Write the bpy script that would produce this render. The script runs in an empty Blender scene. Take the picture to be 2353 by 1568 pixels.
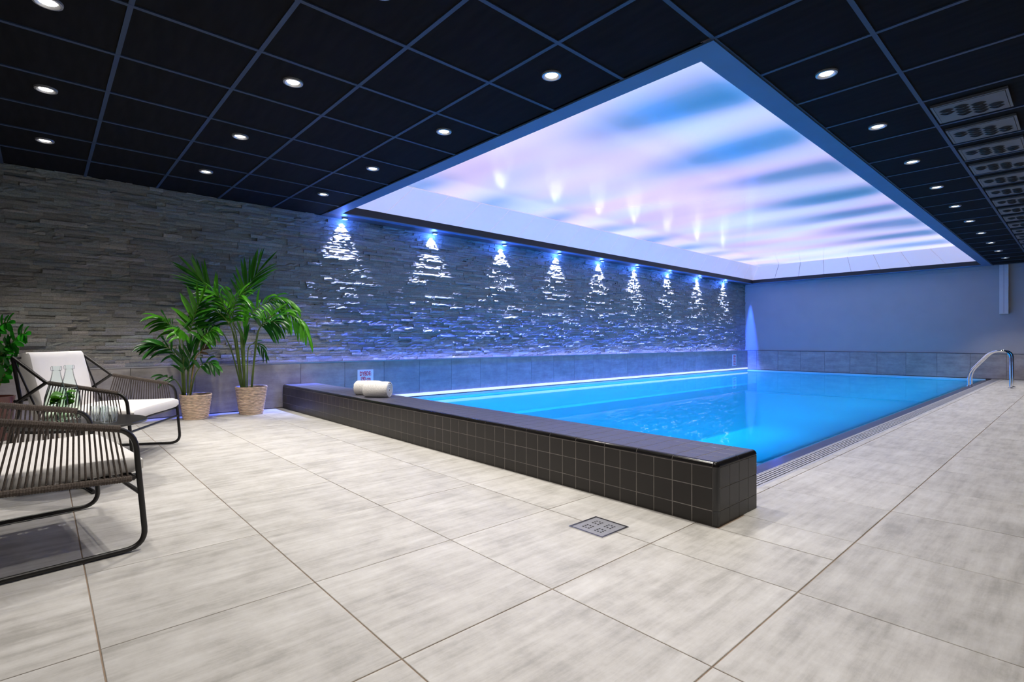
import bpy, bmesh, math, random
from mathutils import Vector, Matrix
R = math.radians
rnd = random.Random(7)
scene = bpy.context.scene
COL = scene.collection

# ------------------------------------------------------------------ camera, world, exposure
YAW = R(47.83)
cam = bpy.data.cameras.new('camera'); cam.sensor_width = 36.0; cam.lens = 1195.0 / 2353.0 * 36.0
cam.clip_start = 0.05
camo = bpy.data.objects.new('camera', cam); COL.objects.link(camo)
camo.location = (0, 0, 0.84); camo.rotation_euler = (R(90), 0, YAW)
scene.camera = camo
scene.view_settings.view_transform = 'Standard'
scene.view_settings.look = 'None'
scene.view_settings.gamma = 1.0
scene.view_settings.use_curve_mapping = False
scene.view_settings.exposure = 0.0
scene.cycles.transparent_max_bounces = 32
w = bpy.data.worlds.new('world'); scene.world = w; w.use_nodes = True
w.node_tree.nodes['Background'].inputs[0].default_value = (0.3, 0.35, 0.45, 1)
w.node_tree.nodes['Background'].inputs[1].default_value = 0.01

# lamp settings
DOWN_W, DOWN_C = 46.0, (1.0, 0.945, 0.87)
WASH_CORE_W, WASH_CORE_C = 900.0, (0.40, 0.48, 1.0)
WASH_WIDE_W, WASH_WIDE_C = 420.0, (0.03, 0.10, 1.0)
POOL_W, POOL_C = 12.0, (0.010, 0.41, 0.68)
COVE_GLOW = 0.98
LED_DADO, LED_WATER = 6.0, 0.95

def lamp(name, kind, loc, energy, color, parent=None, rot=(0, 0, 0), size=R(110), blend=0.7, radius=0.03):
    l = bpy.data.lights.new(name, kind); l.energy = energy; l.color = color
    l.shadow_soft_size = radius
    if kind == 'SPOT':
        l.spot_size = size; l.spot_blend = blend
    o = bpy.data.objects.new(name, l); COL.objects.link(o)
    o.location = loc; o.rotation_euler = rot
    if parent: o.parent = parent
    return o

# ------------------------------------------------------------------ room numbers
XW, YB, HC = -6.77, 15.6, 2.51        # dado face of the stone wall, back wall, ceiling grid
XR, YF = 2.4, -3.2                    # right wall, wall behind the camera
GX = -0.776; GY = 2.752; GS = 0.605   # ceiling grid

# ------------------------------------------------------------------ materials
def new_mat(name):
    m = bpy.data.materials.new(name); m.use_nodes = True
    nt = m.node_tree; b = nt.nodes['Principled BSDF']
    return m, nt, b
def N(nt, typ, **kw):
    n = nt.nodes.new(typ)
    for k, v in kw.items(): setattr(n, k, v)
    return n
def ramp(nt, stops):
    r = nt.nodes.new('ShaderNodeValToRGB')
    e = r.color_ramp.elements
    while len(e) > 1: e.remove(e[-1])
    e[0].position = stops[0][0]; e[0].color = (*stops[0][1], 1)
    for p, c in stops[1:]:
        k = e.new(p); k.color = (*c, 1)
    return r
def bump(nt, b, height, strength=0.3, dist=0.01):
    bp = nt.nodes.new('ShaderNodeBump'); bp.inputs['Strength'].default_value = strength
    bp.inputs['Distance'].default_value = dist
    nt.links.new(height, bp.inputs['Height']); nt.links.new(bp.outputs[0], b.inputs['Normal'])
def plain(name, col, rough=0.5, metal=0.0, spec=0.5, noise=0.0, nscale=20.0, bmp=0.0, stretch=(1, 1, 1), emit=None, estr=0.0):
    m, nt, b = new_mat(name)
    b.inputs['Roughness'].default_value = rough; b.inputs['Metallic'].default_value = metal
    b.inputs['Specular IOR Level'].default_value = spec
    b.inputs['Base Color'].default_value = (*col, 1)
    if noise or bmp:
        tc = N(nt, 'ShaderNodeTexCoord'); mp = N(nt, 'ShaderNodeMapping'); mp.inputs['Scale'].default_value = stretch
        nz = N(nt, 'ShaderNodeTexNoise'); nz.inputs['Scale'].default_value = nscale; nz.inputs['Detail'].default_value = 5
        nt.links.new(tc.outputs['Object'], mp.inputs[0]); nt.links.new(mp.outputs[0], nz.inputs['Vector'])
        if noise:
            r = ramp(nt, [(0.3, tuple(c * (1 - noise) for c in col)), (0.7, tuple(min(1, c * (1 + noise)) for c in col))])
            nt.links.new(nz.outputs[0], r.inputs[0]); nt.links.new(r.outputs[0], b.inputs['Base Color'])
        if bmp: bump(nt, b, nz.outputs[0], bmp, 0.005)
    if emit:
        b.inputs['Emission Color'].default_value = (*emit, 1); b.inputs['Emission Strength'].default_value = estr
    return m
def tile_mat(name, lo, mid, hi, stretch, rough=0.42, spec=0.5):
    """streaky concrete-look porcelain; every tile gets its own cut of the pattern"""
    m, nt, b = new_mat(name)
    tc = N(nt, 'ShaderNodeTexCoord'); oi = N(nt, 'ShaderNodeObjectInfo')
    ml = N(nt, 'ShaderNodeVectorMath', operation='SCALE'); ml.inputs[0].default_value = (37.0, 91.0, 53.0)
    nt.links.new(oi.outputs['Random'], ml.inputs['Scale'])
    ad = N(nt, 'ShaderNodeVectorMath', operation='ADD')
    nt.links.new(tc.outputs['Object'], ad.inputs[0]); nt.links.new(ml.outputs[0], ad.inputs[1])
    mp = N(nt, 'ShaderNodeMapping'); mp.inputs['Scale'].default_value = stretch
    nt.links.new(ad.outputs[0], mp.inputs[0])
    n1 = N(nt, 'ShaderNodeTexNoise'); n1.inputs['Scale'].default_value = 1.9; n1.inputs['Detail'].default_value = 10; n1.inputs['Roughness'].default_value = 0.68
    nt.links.new(mp.outputs[0], n1.inputs['Vector'])
    n2 = N(nt, 'ShaderNodeTexNoise'); n2.inputs['Scale'].default_value = 5.5; n2.inputs['Detail'].default_value = 10; n2.inputs['Roughness'].default_value = 0.72
    nt.links.new(ad.outputs[0], n2.inputs['Vector'])
    mx = N(nt, 'ShaderNodeMath', operation='MULTIPLY_ADD'); mx.inputs[1].default_value = 0.52
    mh = N(nt, 'ShaderNodeMath', operation='MULTIPLY'); mh.inputs[1].default_value = 0.48
    nt.links.new(n2.outputs[0], mh.inputs[0]); nt.links.new(n1.outputs[0], mx.inputs[0]); nt.links.new(mh.outputs[0], mx.inputs[2])
    rp = ramp(nt, [(0.38, lo), (0.5, mid), (0.62, hi)])
    nt.links.new(mx.outputs[0], rp.inputs[0])
    hs = N(nt, 'ShaderNodeHueSaturation'); mr = N(nt, 'ShaderNodeMapRange'); mr.inputs['To Min'].default_value = 0.95; mr.inputs['To Max'].default_value = 1.05
    nt.links.new(oi.outputs['Random'], mr.inputs[0]); nt.links.new(mr.outputs[0], hs.inputs['Value'])
    nt.links.new(rp.outputs[0], hs.inputs['Color']); nt.links.new(hs.outputs[0], b.inputs['Base Color'])
    b.inputs['Roughness'].default_value = rough; b.inputs['Specular IOR Level'].default_value = spec
    bump(nt, b, mx.outputs[0], 0.12, 0.004)
    return m
M = {}
M['floor_tile'] = tile_mat('floor_tile', (0.36, 0.345, 0.32), (0.50, 0.482, 0.455), (0.60, 0.585, 0.56), (12.0, 1.2, 1.0), 0.45, 0.4)
M['grout'] = plain('floor_grout', (0.27, 0.20, 0.145), 0.85, noise=0.2, nscale=9)
M['dado_tile'] = tile_mat('dado_tile', (0.25, 0.23, 0.215), (0.33, 0.305, 0.29), (0.41, 0.385, 0.365), (1.0, 1.0, 6.0), 0.38)
M['dado_tile_back'] = tile_mat('dado_tile_back', (0.25, 0.23, 0.215), (0.33, 0.305, 0.29), (0.41, 0.385, 0.365), (1.0, 1.0, 6.0), 0.38)
M['dado_grout'] = plain('dado_grout', (0.12, 0.11, 0.10), 0.8, noise=0.2)
M['paint'] = plain('wall_paint', (0.36, 0.36, 0.37), 0.7, noise=0.03, nscale=3, bmp=0.05)
M['paint_dark'] = plain('dark_wall_paint', (0.10, 0.10, 0.105), 0.7, noise=0.05, nscale=3)
M['trim_metal'] = plain('trim_metal', (0.62, 0.62, 0.64), 0.32, 0.85)
M['black_tile'] = plain('ceiling_tile', (0.007, 0.007, 0.008), 0.9, spec=0.1, noise=0.35, nscale=3, stretch=(1, 6, 1))
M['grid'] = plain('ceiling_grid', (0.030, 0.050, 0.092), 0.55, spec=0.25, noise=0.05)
M['frame'] = plain('coffer_frame', (0.07, 0.15, 0.29), 0.5, spec=0.3, noise=0.06, nscale=4)  # blue of the pool light is tinted into the frame colour
M['lip'] = plain('coffer_lip', (0.012, 0.013, 0.016), 0.5)
M['soffit'] = plain('soffit', (0.045, 0.048, 0.06), 0.45, noise=0.1, nscale=3)
M['cove'] = plain('cove_panel', (0.74, 0.70, 0.72), 0.22, spec=0.6, noise=0.03, nscale=2, emit=(0.86, 0.71, 0.86), estr=0.36)  # faint lavender glow added to stand in for light on the panels
M['plaster_dark'] = plain('dark_slab', (0.02, 0.02, 0.022), 0.9, noise=0.2)
M['white_box'] = plain('white_casing', (0.62, 0.62, 0.64), 0.5, noise=0.02)
M['vent'] = plain('vent_paint', (0.085, 0.087, 0.092), 0.5, noise=0.06, nscale=8)
M['vent_dark'] = plain('vent_dark', (0.006, 0.006, 0.007), 0.8, noise=0.2)
M['steel'] = plain('brushed_steel', (0.62, 0.62, 0.63), 0.22, 1.0, noise=0.06, nscale=60, stretch=(1, 12, 1))
M['steel_dull'] = plain('drain_steel', (0.42, 0.42, 0.44), 0.4, 0.55, noise=0.1, nscale=40, stretch=(10, 1, 1))
M['chrome'] = plain('chrome', (0.8, 0.8, 0.81), 0.08, 1.0, noise=0.02)
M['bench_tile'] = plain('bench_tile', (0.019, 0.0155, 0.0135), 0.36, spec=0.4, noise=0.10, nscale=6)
M['bench_top'] = plain('bench_top_sheen', (0.046, 0.044, 0.066), 0.45, spec=1.0, noise=0.10, nscale=6)  # same tile as the front; film reflection put into a lighter bluish colour
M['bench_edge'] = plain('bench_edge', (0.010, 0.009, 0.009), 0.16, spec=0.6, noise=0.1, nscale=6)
M['bench_grout'] = plain('bench_grout', (0.20, 0.18, 0.165), 0.85, noise=0.25, nscale=12)
M['coping'] = plain('coping_tile', (0.075, 0.06, 0.075), 0.22, noise=0.15, nscale=4)
M['grating'] = plain('gutter_grating', (0.42, 0.42, 0.45), 0.35, spec=0.5, noise=0.06)
M['basin'] = plain('pool_basin', (0.42, 0.72, 0.86), 0.6, noise=0.05, nscale=1.2)
M['basin_step'] = plain('basin_step', (0.16, 0.38, 0.52), 0.6, noise=0.05)
M['rope'] = plain('rope', (0.085, 0.066, 0.055), 0.85, noise=0.35, nscale=160, bmp=0.6, stretch=(1, 1, 1))
M['chair_metal'] = plain('chair_metal', (0.011, 0.0095, 0.009), 0.38, 0.1, noise=0.1, nscale=30)
M['cushion'] = plain('cushion', (0.78, 0.755, 0.73), 0.85, spec=0.2, noise=0.03, nscale=7, bmp=0.15)
M['table_black'] = plain('table_black', (0.014, 0.013, 0.013), 0.33, noise=0.1, nscale=20)
M['towel'] = plain('towel', (0.82, 0.80, 0.77), 0.95, spec=0.1, noise=0.05, nscale=90, bmp=1.0)
M['sign'] = plain('sign_white', (0.80, 0.80, 0.82), 0.4, noise=0.02)
M['sign_red'] = plain('sign_red', (0.72, 0.02, 0.06), 0.45, noise=0.03)
M['soil'] = plain('soil', (0.02, 0.014, 0.010), 0.95, noise=0.4, nscale=60, bmp=0.8)
M['basket'] = plain('basket', (0.72, 0.55, 0.42), 0.75, spec=0.25, noise=0.4, nscale=22, bmp=0.6, stretch=(1, 1, 4))
M['zz_pot'] = plain('zz_pot', (0.13, 0.045, 0.035), 0.18, noise=0.4, nscale=6)
M['petiole'] = plain('petiole', (0.13, 0.20, 0.035), 0.5, noise=0.25, nscale=12)
M['petiole_dead'] = plain('petiole_dead', (0.40, 0.22, 0.06), 0.6, noise=0.25, nscale=12)
def leaf_mat(name, a, b_, rough=0.32):
    m, nt, b = new_mat(name)
    oi = N(nt, 'ShaderNodeObjectInfo'); tc = N(nt, 'ShaderNodeTexCoord')
    nz = N(nt, 'ShaderNodeTexNoise'); nz.inputs['Scale'].default_value = 14
    nt.links.new(tc.outputs['Object'], nz.inputs['Vector'])
    ad = N(nt, 'ShaderNodeMath', operation='MULTIPLY_ADD'); ad.inputs[1].default_value = 0.4
    m2 = N(nt, 'ShaderNodeMath', operation='MULTIPLY'); m2.inputs[1].default_value = 0.6
    nt.links.new(oi.outputs['Random'], m2.inputs[0]); nt.links.new(nz.outputs[0], ad.inputs[0]); nt.links.new(m2.outputs[0], ad.inputs[2])
    rp = ramp(nt, [(0.15, a), (0.8, b_)]); nt.links.new(ad.outputs[0], rp.inputs[0]); nt.links.new(rp.outputs[0], b.inputs['Base Color'])
    b.inputs['Roughness'].default_value = rough; b.inputs['Specular IOR Level'].default_value = 0.5
    tr = N(nt, 'ShaderNodeBsdfTranslucent'); nt.links.new(rp.outputs[0], tr.inputs[0])
    mx = N(nt, 'ShaderNodeMixShader'); mx.inputs[0].default_value = 0.3
    nt.links.new(b.outputs[0], mx.inputs[1]); nt.links.new(tr.outputs[0], mx.inputs[2])
    nt.links.new(mx.outputs[0], nt.nodes['Material Output'].inputs[0])
    return m
M['palm_leaf'] = leaf_mat('palm_leaf', (0.02, 0.14, 0.010), (0.11, 0.42, 0.02))
M['palm_leaf_dark'] = leaf_mat('palm_leaf_dark', (0.012, 0.075, 0.012), (0.035, 0.20, 0.02))
M['dead_leaf'] = leaf_mat('dead_leaf', (0.06, 0.035, 0.02), (0.12, 0.08, 0.03), 0.6)
M['zz_leaf'] = leaf_mat('zz_leaf', (0.008, 0.10, 0.008), (0.03, 0.28, 0.015), 0.2)
M['mint'] = leaf_mat('mint_leaf', (0.06, 0.22, 0.01), (0.16, 0.42, 0.03), 0.4)

# stone: each piece carries its own tone in a colour attribute
m, nt, b = new_mat('ledger_stone')
at = N(nt, 'ShaderNodeAttribute'); at.attribute_name = 'tone'
geo = N(nt, 'ShaderNodeNewGeometry')
nz = N(nt, 'ShaderNodeTexNoise'); nz.inputs['Scale'].default_value = 75; nz.inputs['Detail'].default_value = 7; nz.inputs['Roughness'].default_value = 0.75
nt.links.new(geo.outputs['Position'], nz.inputs['Vector'])
mr = N(nt, 'ShaderNodeMapRange'); mr.inputs['From Min'].default_value = 0.3; mr.inputs['From Max'].default_value = 0.7; mr.inputs['To Min'].default_value = 0.72; mr.inputs['To Max'].default_value = 1.3
nt.links.new(nz.outputs[0], mr.inputs[0])
vm = N(nt, 'ShaderNodeVectorMath', operation='SCALE'); nt.links.new(at.outputs['Color'], vm.inputs[0]); nt.links.new(mr.outputs[0], vm.inputs['Scale'])
nt.links.new(vm.outputs[0], b.inputs['Base Color'])
b.inputs['Roughness'].default_value = 0.5; b.inputs['Specular IOR Level'].default_value = 0.6
bump(nt, b, nz.outputs[0], 0.7, 0.018)
M['stone'] = m
M['stone_back'] = plain('stone_mortar', (0.025, 0.025, 0.026), 0.9, noise=0.2)

# stretch ceiling: back-lit printed cloud film
m, nt, b = new_mat('cloud_film')
geo = N(nt, 'ShaderNodeNewGeometry'); sep = N(nt, 'ShaderNodeSeparateXYZ'); nt.links.new(geo.outputs['Position'], sep.inputs[0])
def mth(op, a, b_=None, c=None):
    n = N(nt, 'ShaderNodeMath', operation=op)
    for i_, v in enumerate((a, b_, c)):
        if v is None: continue
        if isinstance(v, (int, float)): n.inputs[i_].default_value = v
        else: nt.links.new(v, n.inputs[i_])
    return n.outputs[0]
def sstep(v, a, b_):
    n = N(nt, 'ShaderNodeMapRange', interpolation_type='SMOOTHSTEP'); nt.links.new(v, n.inputs[0])
    n.inputs['From Min'].default_value = a; n.inputs['From Max'].default_value = b_; return n.outputs[0]
mp = N(nt, 'ShaderNodeMapping'); mp.inputs['Scale'].default_value = (0.35, 0.8, 1); mp.inputs['Location'].default_value = (3.1, 1.7, 0)
nt.links.new(geo.outputs['Position'], mp.inputs[0])
n1 = N(nt, 'ShaderNodeTexNoise'); n1.inputs['Scale'].default_value = 1.0; n1.inputs['Detail'].default_value = 1.5; n1.inputs['Roughness'].default_value = 0.4
nt.links.new(mp.outputs[0], n1.inputs['Vector'])
# darker blue pools: between back-light modules at right, painted between washer reflections at left
yw = mth('ADD', sep.outputs['Y'], mth('MULTIPLY', mth('SUBTRACT', n1.outputs[0], 0.5), 0.95))
wr = mth('COSINE', mth('MULTIPLY', mth('SUBTRACT', yw, 4.2), 2 * math.pi / 1.42))
wr = mth('POWER', mth('MULTIPLY_ADD', wr, 0.5, 0.5), 1.3)
wl_ = mth('COSINE', mth('MULTIPLY', mth('SUBTRACT', yw, 3.75), 2 * math.pi / 1.40))
wl_ = mth('POWER', mth('MULTIPLY_ADD', wl_, 0.5, 0.5), 1.6)
mr_ = mth('MULTIPLY', sstep(sep.outputs['X'], -4.1, -2.55), mth('MULTIPLY_ADD', sstep(sep.outputs['X'], -2.1, -1.8), -0.6, 1.0))
ml_ = sstep(sep.outputs['X'], -5.2, -6.0)
val = mth('ADD', mth('MULTIPLY_ADD', mth('SUBTRACT', n1.outputs[0], 0.5), 0.5, 0.62),
          mth('ADD', mth('MULTIPLY', mth('MULTIPLY', wr, mr_), -0.34), mth('MULTIPLY', mth('MULTIPLY', wl_, ml_), -0.26)))
rp = ramp(nt, [(0.18, (0.035, 0.15, 0.36)), (0.32, (0.13, 0.24, 0.52)), (0.46, (0.38, 0.40, 0.74)), (0.60, (0.61, 0.58, 0.87)), (0.75, (0.79, 0.75, 0.95))])
nt.links.new(val, rp.inputs[0])
n2 = N(nt, 'ShaderNodeTexNoise'); n2.inputs['Scale'].default_value = 0.8; n2.inputs['Detail'].default_value = 1.0
mp2 = N(nt, 'ShaderNodeMapping'); mp2.inputs['Scale'].default_value = (0.5, 1.2, 1); mp2.inputs['Location'].default_value = (11.0, 4.0, 0)
nt.links.new(geo.outputs['Position'], mp2.inputs[0]); nt.links.new(mp2.outputs[0], n2.inputs['Vector'])
tint = ramp(nt, [(0.35, (0.86, 1.04, 1.04)), (0.5, (1, 1, 1)), (0.65, (1.08, 0.92, 1.0))])
nt.links.new(n2.outputs[0], tint.inputs[0])
mul = N(nt, 'ShaderNodeMix', data_type='RGBA', blend_type='MULTIPLY'); mul.inputs['Factor'].default_value = 1.0
nt.links.new(rp.outputs[0], mul.inputs[6]); nt.links.new(tint.outputs[0], mul.inputs[7])
b.inputs['Base Color'].default_value = (0.12, 0.12, 0.13, 1); b.inputs['Roughness'].default_value = 0.12
nt.links.new(mul.outputs[2], b.inputs['Emission Color']); b.inputs['Emission Strength'].default_value = COVE_GLOW
M['film'] = m

# water: reflective surface over a clear tinted body
m, nt, b = new_mat('pool_water'); nt.nodes.remove(b)
geo = N(nt, 'ShaderNodeNewGeometry')
nz = N(nt, 'ShaderNodeTexNoise'); nz.inputs['Scale'].default_value = 3.0; nz.inputs['Detail'].default_value = 3
nt.links.new(geo.outputs['Position'], nz.inputs['Vector'])
bp = N(nt, 'ShaderNodeBump'); bp.inputs['Strength'].default_value = 0.008; bp.inputs['Distance'].default_value = 0.05
nt.links.new(nz.outputs[0], bp.inputs['Height'])
tr = N(nt, 'ShaderNodeBsdfTransparent'); tr.inputs[0].default_value = (0.16, 0.80, 0.97, 1)
gl = N(nt, 'ShaderNodeBsdfGlossy'); gl.inputs['Roughness'].default_value = 0.015; gl.inputs['Color'].default_value = (0.9, 0.95, 1, 1)
nt.links.new(bp.outputs[0], gl.inputs['Normal'])
fr = N(nt, 'ShaderNodeFresnel'); fr.inputs['IOR'].default_value = 1.33
ms = N(nt, 'ShaderNodeMath', operation='MULTIPLY'); ms.inputs[1].default_value = 0.72; nt.links.new(fr.outputs[0], ms.inputs[0])
mx = N(nt, 'ShaderNodeMixShader'); nt.links.new(ms.outputs[0], mx.inputs[0]); nt.links.new(tr.outputs[0], mx.inputs[1]); nt.links.new(gl.outputs[0], mx.inputs[2])
tl_ = N(nt, 'ShaderNodeBsdfTranslucent'); tl_.inputs[0].default_value = (0.08, 0.80, 0.85, 1)
df_ = N(nt, 'ShaderNodeMixShader'); df_.inputs[0].default_value = 0.55
nt.links.new(tr.outputs[0], df_.inputs[1]); nt.links.new(tl_.outputs[0], df_.inputs[2]); nt.links.new(df_.outputs[0], mx.inputs[1])
nt.links.new(mx.outputs[0], nt.nodes['Material Output'].inputs[0])
M['water'] = m

def glass_mat(name, col=(1, 1, 1), ior=1.45):
    m, nt, b = new_mat(name)
    b.inputs['Base Color'].default_value = (*col, 1); b.inputs['Transmission Weight'].default_value = 1.0
    b.inputs['Roughness'].default_value = 0.0; b.inputs['IOR'].default_value = ior
    nz = N(nt, 'ShaderNodeTexNoise'); nz.inputs['Scale'].default_value = 25; bump(nt, b, nz.outputs[0], 0.02, 0.002)
    return m
def thin_glass(name, tint, k):
    m, nt, b = new_mat(name); nt.nodes.remove(b)
    t_ = N(nt, 'ShaderNodeBsdfTransparent'); t_.inputs[0].default_value = (*tint, 1)
    g_ = N(nt, 'ShaderNodeBsdfGlossy'); g_.inputs['Roughness'].default_value = 0.03
    lw_ = N(nt, 'ShaderNodeLayerWeight'); lw_.inputs['Blend'].default_value = k
    nz = N(nt, 'ShaderNodeTexNoise'); nz.inputs['Scale'].default_value = 40
    bp = N(nt, 'ShaderNodeBump'); bp.inputs['Strength'].default_value = 0.05; bp.inputs['Distance'].default_value = 0.003
    nt.links.new(nz.outputs[0], bp.inputs['Height']); nt.links.new(bp.outputs[0], g_.inputs['Normal'])
    mx = N(nt, 'ShaderNodeMixShader'); nt.links.new(lw_.outputs['Fresnel'], mx.inputs[0])
    nt.links.new(t_.outputs[0], mx.inputs[1]); nt.links.new(g_.outputs[0], mx.inputs[2])
    nt.links.new(mx.outputs[0], nt.nodes['Material Output'].inputs[0])
    return m
M['glass'] = thin_glass('clear_glass', (0.95, 0.98, 0.97), 0.055)
M['drink'] = thin_glass('drink_water', (0.93, 0.98, 0.90), 0.04)
m_ = thin_glass('ribbed_glass', (0.95, 0.98, 0.97), 0.05); nt = m_.node_tree
tc = N(nt, 'ShaderNodeTexCoord'); mp = N(nt, 'ShaderNodeMapping'); mp.inputs['Scale'].default_value = (170, 170, 14)
nz = N(nt, 'ShaderNodeTexNoise'); nz.inputs['Scale'].default_value = 1.0; nz.inputs['Detail'].default_value = 2
nt.links.new(tc.outputs['Object'], mp.inputs[0]); nt.links.new(mp.outputs[0], nz.inputs['Vector'])
rr_ = ramp(nt, [(0.50, (0, 0, 0)), (0.66, (0.45, 0.45, 0.45))]); nt.links.new(nz.outputs[0], rr_.inputs[0])  # whitish streaks paint the light that the ribs catch
dd = N(nt, 'ShaderNodeBsdfTranslucent'); dd.inputs[0].default_value = (0.95, 0.97, 0.97, 1)
mo = nt.nodes['Material Output']; old = mo.inputs[0].links[0].from_socket
mx2 = N(nt, 'ShaderNodeMixShader'); nt.links.new(rr_.outputs[0], mx2.inputs[0]); nt.links.new(old, mx2.inputs[1]); nt.links.new(dd.outputs[0], mx2.inputs[2]); nt.links.new(mx2.outputs[0], mo.inputs[0])
M['ribbed_glass'] = m_
def emit_mat(name, col, s):
    m, nt, b = new_mat(name)
    b.inputs['Base Color'].default_value = (0.8, 0.8, 0.8, 1)
    b.inputs['Emission Color'].default_value = (*col, 1); b.inputs['Emission Strength'].default_value = s
    return m
M['lens'] = emit_mat('lamp_lens', (1.0, 0.95, 0.88), 14.0)
M['wash_lens'] = emit_mat('wash_lens', (0.35, 0.55, 1.0), 14.0)
M['led_blue'] = emit_mat('led_blue', (0.06, 0.14, 1.0), LED_DADO)
M['led_water'] = emit_mat('led_water', (0.62, 0.62, 1.0), LED_WATER)
M['ring'] = plain('lamp_ring', (0.40, 0.40, 0.41), 0.3, 0.6, noise=0.03)

# ------------------------------------------------------------------ mesh helpers
class MB:
    def __init__(s): s.v = []; s.f = []; s.tone = None
    def quad_box(s, a, c):
        x0, y0, z0 = a; x1, y1, z1 = c; n = len(s.v)
        s.v += [(x0, y0, z0), (x1, y0, z0), (x1, y1, z0), (x0, y1, z0), (x0, y0, z1), (x1, y0, z1), (x1, y1, z1), (x0, y1, z1)]
        s.f += [tuple(n + i for i in q) for q in ((3, 2, 1, 0), (4, 5, 6, 7), (0, 1, 5, 4), (1, 2, 6, 5), (2, 3, 7, 6), (3, 0, 4, 7))]
        return s
    def tile(s, sx, sy, h, ch=0.0015, axis='z'):
        """slab with a chamfered top, centred; top at 0 along +axis, body goes down h"""
        a, b_ = sx / 2, sy / 2; n = len(s.v)
        P = [(-a, -b_, -h), (a, -b_, -h), (a, b_, -h), (-a, b_, -h), (-a, -b_, -ch), (a, -b_, -ch), (a, b_, -ch), (-a, b_, -ch),
             (-a + ch, -b_ + ch, 0), (a - ch, -b_ + ch, 0), (a - ch, b_ - ch, 0), (-a + ch, b_ - ch, 0)]
        if axis == 'x': P = [(z, x, y) for x, y, z in P]       # faces +x, sx runs along y, sy along z
        if axis == '-y': P = [(x, -z, y) for x, y, z in P]      # faces -y, sx along x, sy along z
        s.v += P
        Q = [(3, 2, 1, 0), (0, 1, 5, 4), (1, 2, 6, 5), (2, 3, 7, 6), (3, 0, 4, 7), (4, 5, 9, 8), (5, 6, 10, 9), (6, 7, 11, 10), (7, 4, 8, 11), (8, 9, 10, 11)]
        s.f += [tuple(n + i for i in q) for q in Q]
        return s
    def tube(s, pts, r, n=8, closed=False, caps=True):
        pts = [Vector(p) for p in pts]; k = len(pts); base = len(s.v)
        rr = r if isinstance(r, (list, tuple)) else [r] * k
        up = None
        for i, p in enumerate(pts):
            if closed: t = pts[(i + 1) % k] - pts[i - 1]
            else: t = pts[min(i + 1, k - 1)] - pts[max(i - 1, 0)]
            t.normalize()
            if up is None:
                up = Vector((0, 0, 1)) if abs(t.z) < 0.9 else Vector((1, 0, 0))
            a = t.cross(up); a.normalize(); up = a.cross(t); up.normalize()
            for j in range(n):
                q = p + (a * math.cos(2 * math.pi * j / n) + up * math.sin(2 * math.pi * j / n)) * rr[i]
                s.v.append(tuple(q))
        for i in range(k if closed else k - 1):
            for j in range(n):
                i2 = (i + 1) % k
                s.f.append((base + i * n + j, base + i * n + (j + 1) % n, base + i2 * n + (j + 1) % n, base + i2 * n + j))
        if caps and not closed:
            s.f.append(tuple(base + j for j in reversed(range(n)))); s.f.append(tuple(base + (k - 1) * n + j for j in range(n)))
        return s
    def lathe(s, prof, n=24, rfun=None):
        base = len(s.v); k = len(prof)
        for i, (r, z) in enumerate(prof):
            for j in range(n):
                a = 2 * math.pi * j / n; q = r * (rfun(i, j) if rfun else 1)
                s.v.append((q * math.cos(a), q * math.sin(a), z))
        for i in range(k - 1):
            for j in range(n):
                s.f.append((base + i * n + j, base + i * n + (j + 1) % n, base + (i + 1) * n + (j + 1) % n, base + (i + 1) * n + j))
        return s
    def cap(s, ring_first, n, flip=False):
        q = list(range(ring_first, ring_first + n)); s.f.append(tuple(reversed(q) if flip else q)); return s
    def mesh(s, name, mat, smooth=False):
        me = bpy.data.meshes.new(name); me.from_pydata([tuple(p) for p in s.v], [], s.f)
        for mt in (mat if isinstance(mat, (list, tuple)) else [mat]): me.materials.append(mt)
        if s.tone:
            ca = me.color_attributes.new('tone', 'FLOAT_COLOR', 'POINT')
            flat = []
            for t in s.tone: flat += [t[0], t[1], t[2], 1.0]
            ca.data.foreach_set('color', flat)
        if smooth:
            me.polygons.foreach_set('use_smooth', [True] * len(me.polygons))
            try: me.set_sharp_from_angle(angle=R(38))
            except Exception: pass
        me.update(); return me
    def build(s, name, mat, parent=None, loc=(0, 0, 0), rot=(0, 0, 0), smooth=False):
        return put(name, s.mesh(name, mat, smooth), parent, loc, rot)
def put(name, me, parent=None, loc=(0, 0, 0), rot=(0, 0, 0)):
    o = bpy.data.objects.new(name, me); COL.objects.link(o); o.location = loc; o.rotation_euler = rot
    if parent: o.parent = parent
    return o
def thing(name, label, cat, loc=(0, 0, 0), rz=0.0, group=None):
    o = bpy.data.objects.new(name, None); COL.objects.link(o); o.empty_display_size = 0.1
    o.location = loc; o.rotation_euler = (0, 0, rz); o['label'] = label; o['category'] = cat
    if group: o['group'] = group
    return o
def dup(root, loc, label, rz=None):
    r = root.copy(); COL.objects.link(r); r.location = loc; r['label'] = label
    if rz is not None: r.rotation_euler = (0, 0, rz)
    for ch in list(root.children):
        c = ch.copy(); COL.objects.link(c); c.parent = r
        for g in ch.children:
            d = g.copy(); COL.objects.link(d); d.parent = c
    return r
def struct(o): o['kind'] = 'structure'; return o
def stuff(o): o['kind'] = 'stuff'; return o
def spline(pts, n=8):
    """Catmull-Rom through pts"""
    P = [Vector(p) for p in pts]; P = [P[0] * 2 - P[1]] + P + [P[-1] * 2 - P[-2]]; out = []
    for i in range(1, len(P) - 2):
        a, b_, c, d = P[i - 1], P[i], P[i + 1], P[i + 2]
        for k in range(n):
            t = k / n
            out.append(0.5 * ((2 * b_) + (c - a) * t + (2 * a - 5 * b_ + 4 * c - d) * t * t + (3 * b_ - a - 3 * c + d) * t ** 3))
    out.append(P[-2]); return out
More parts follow.
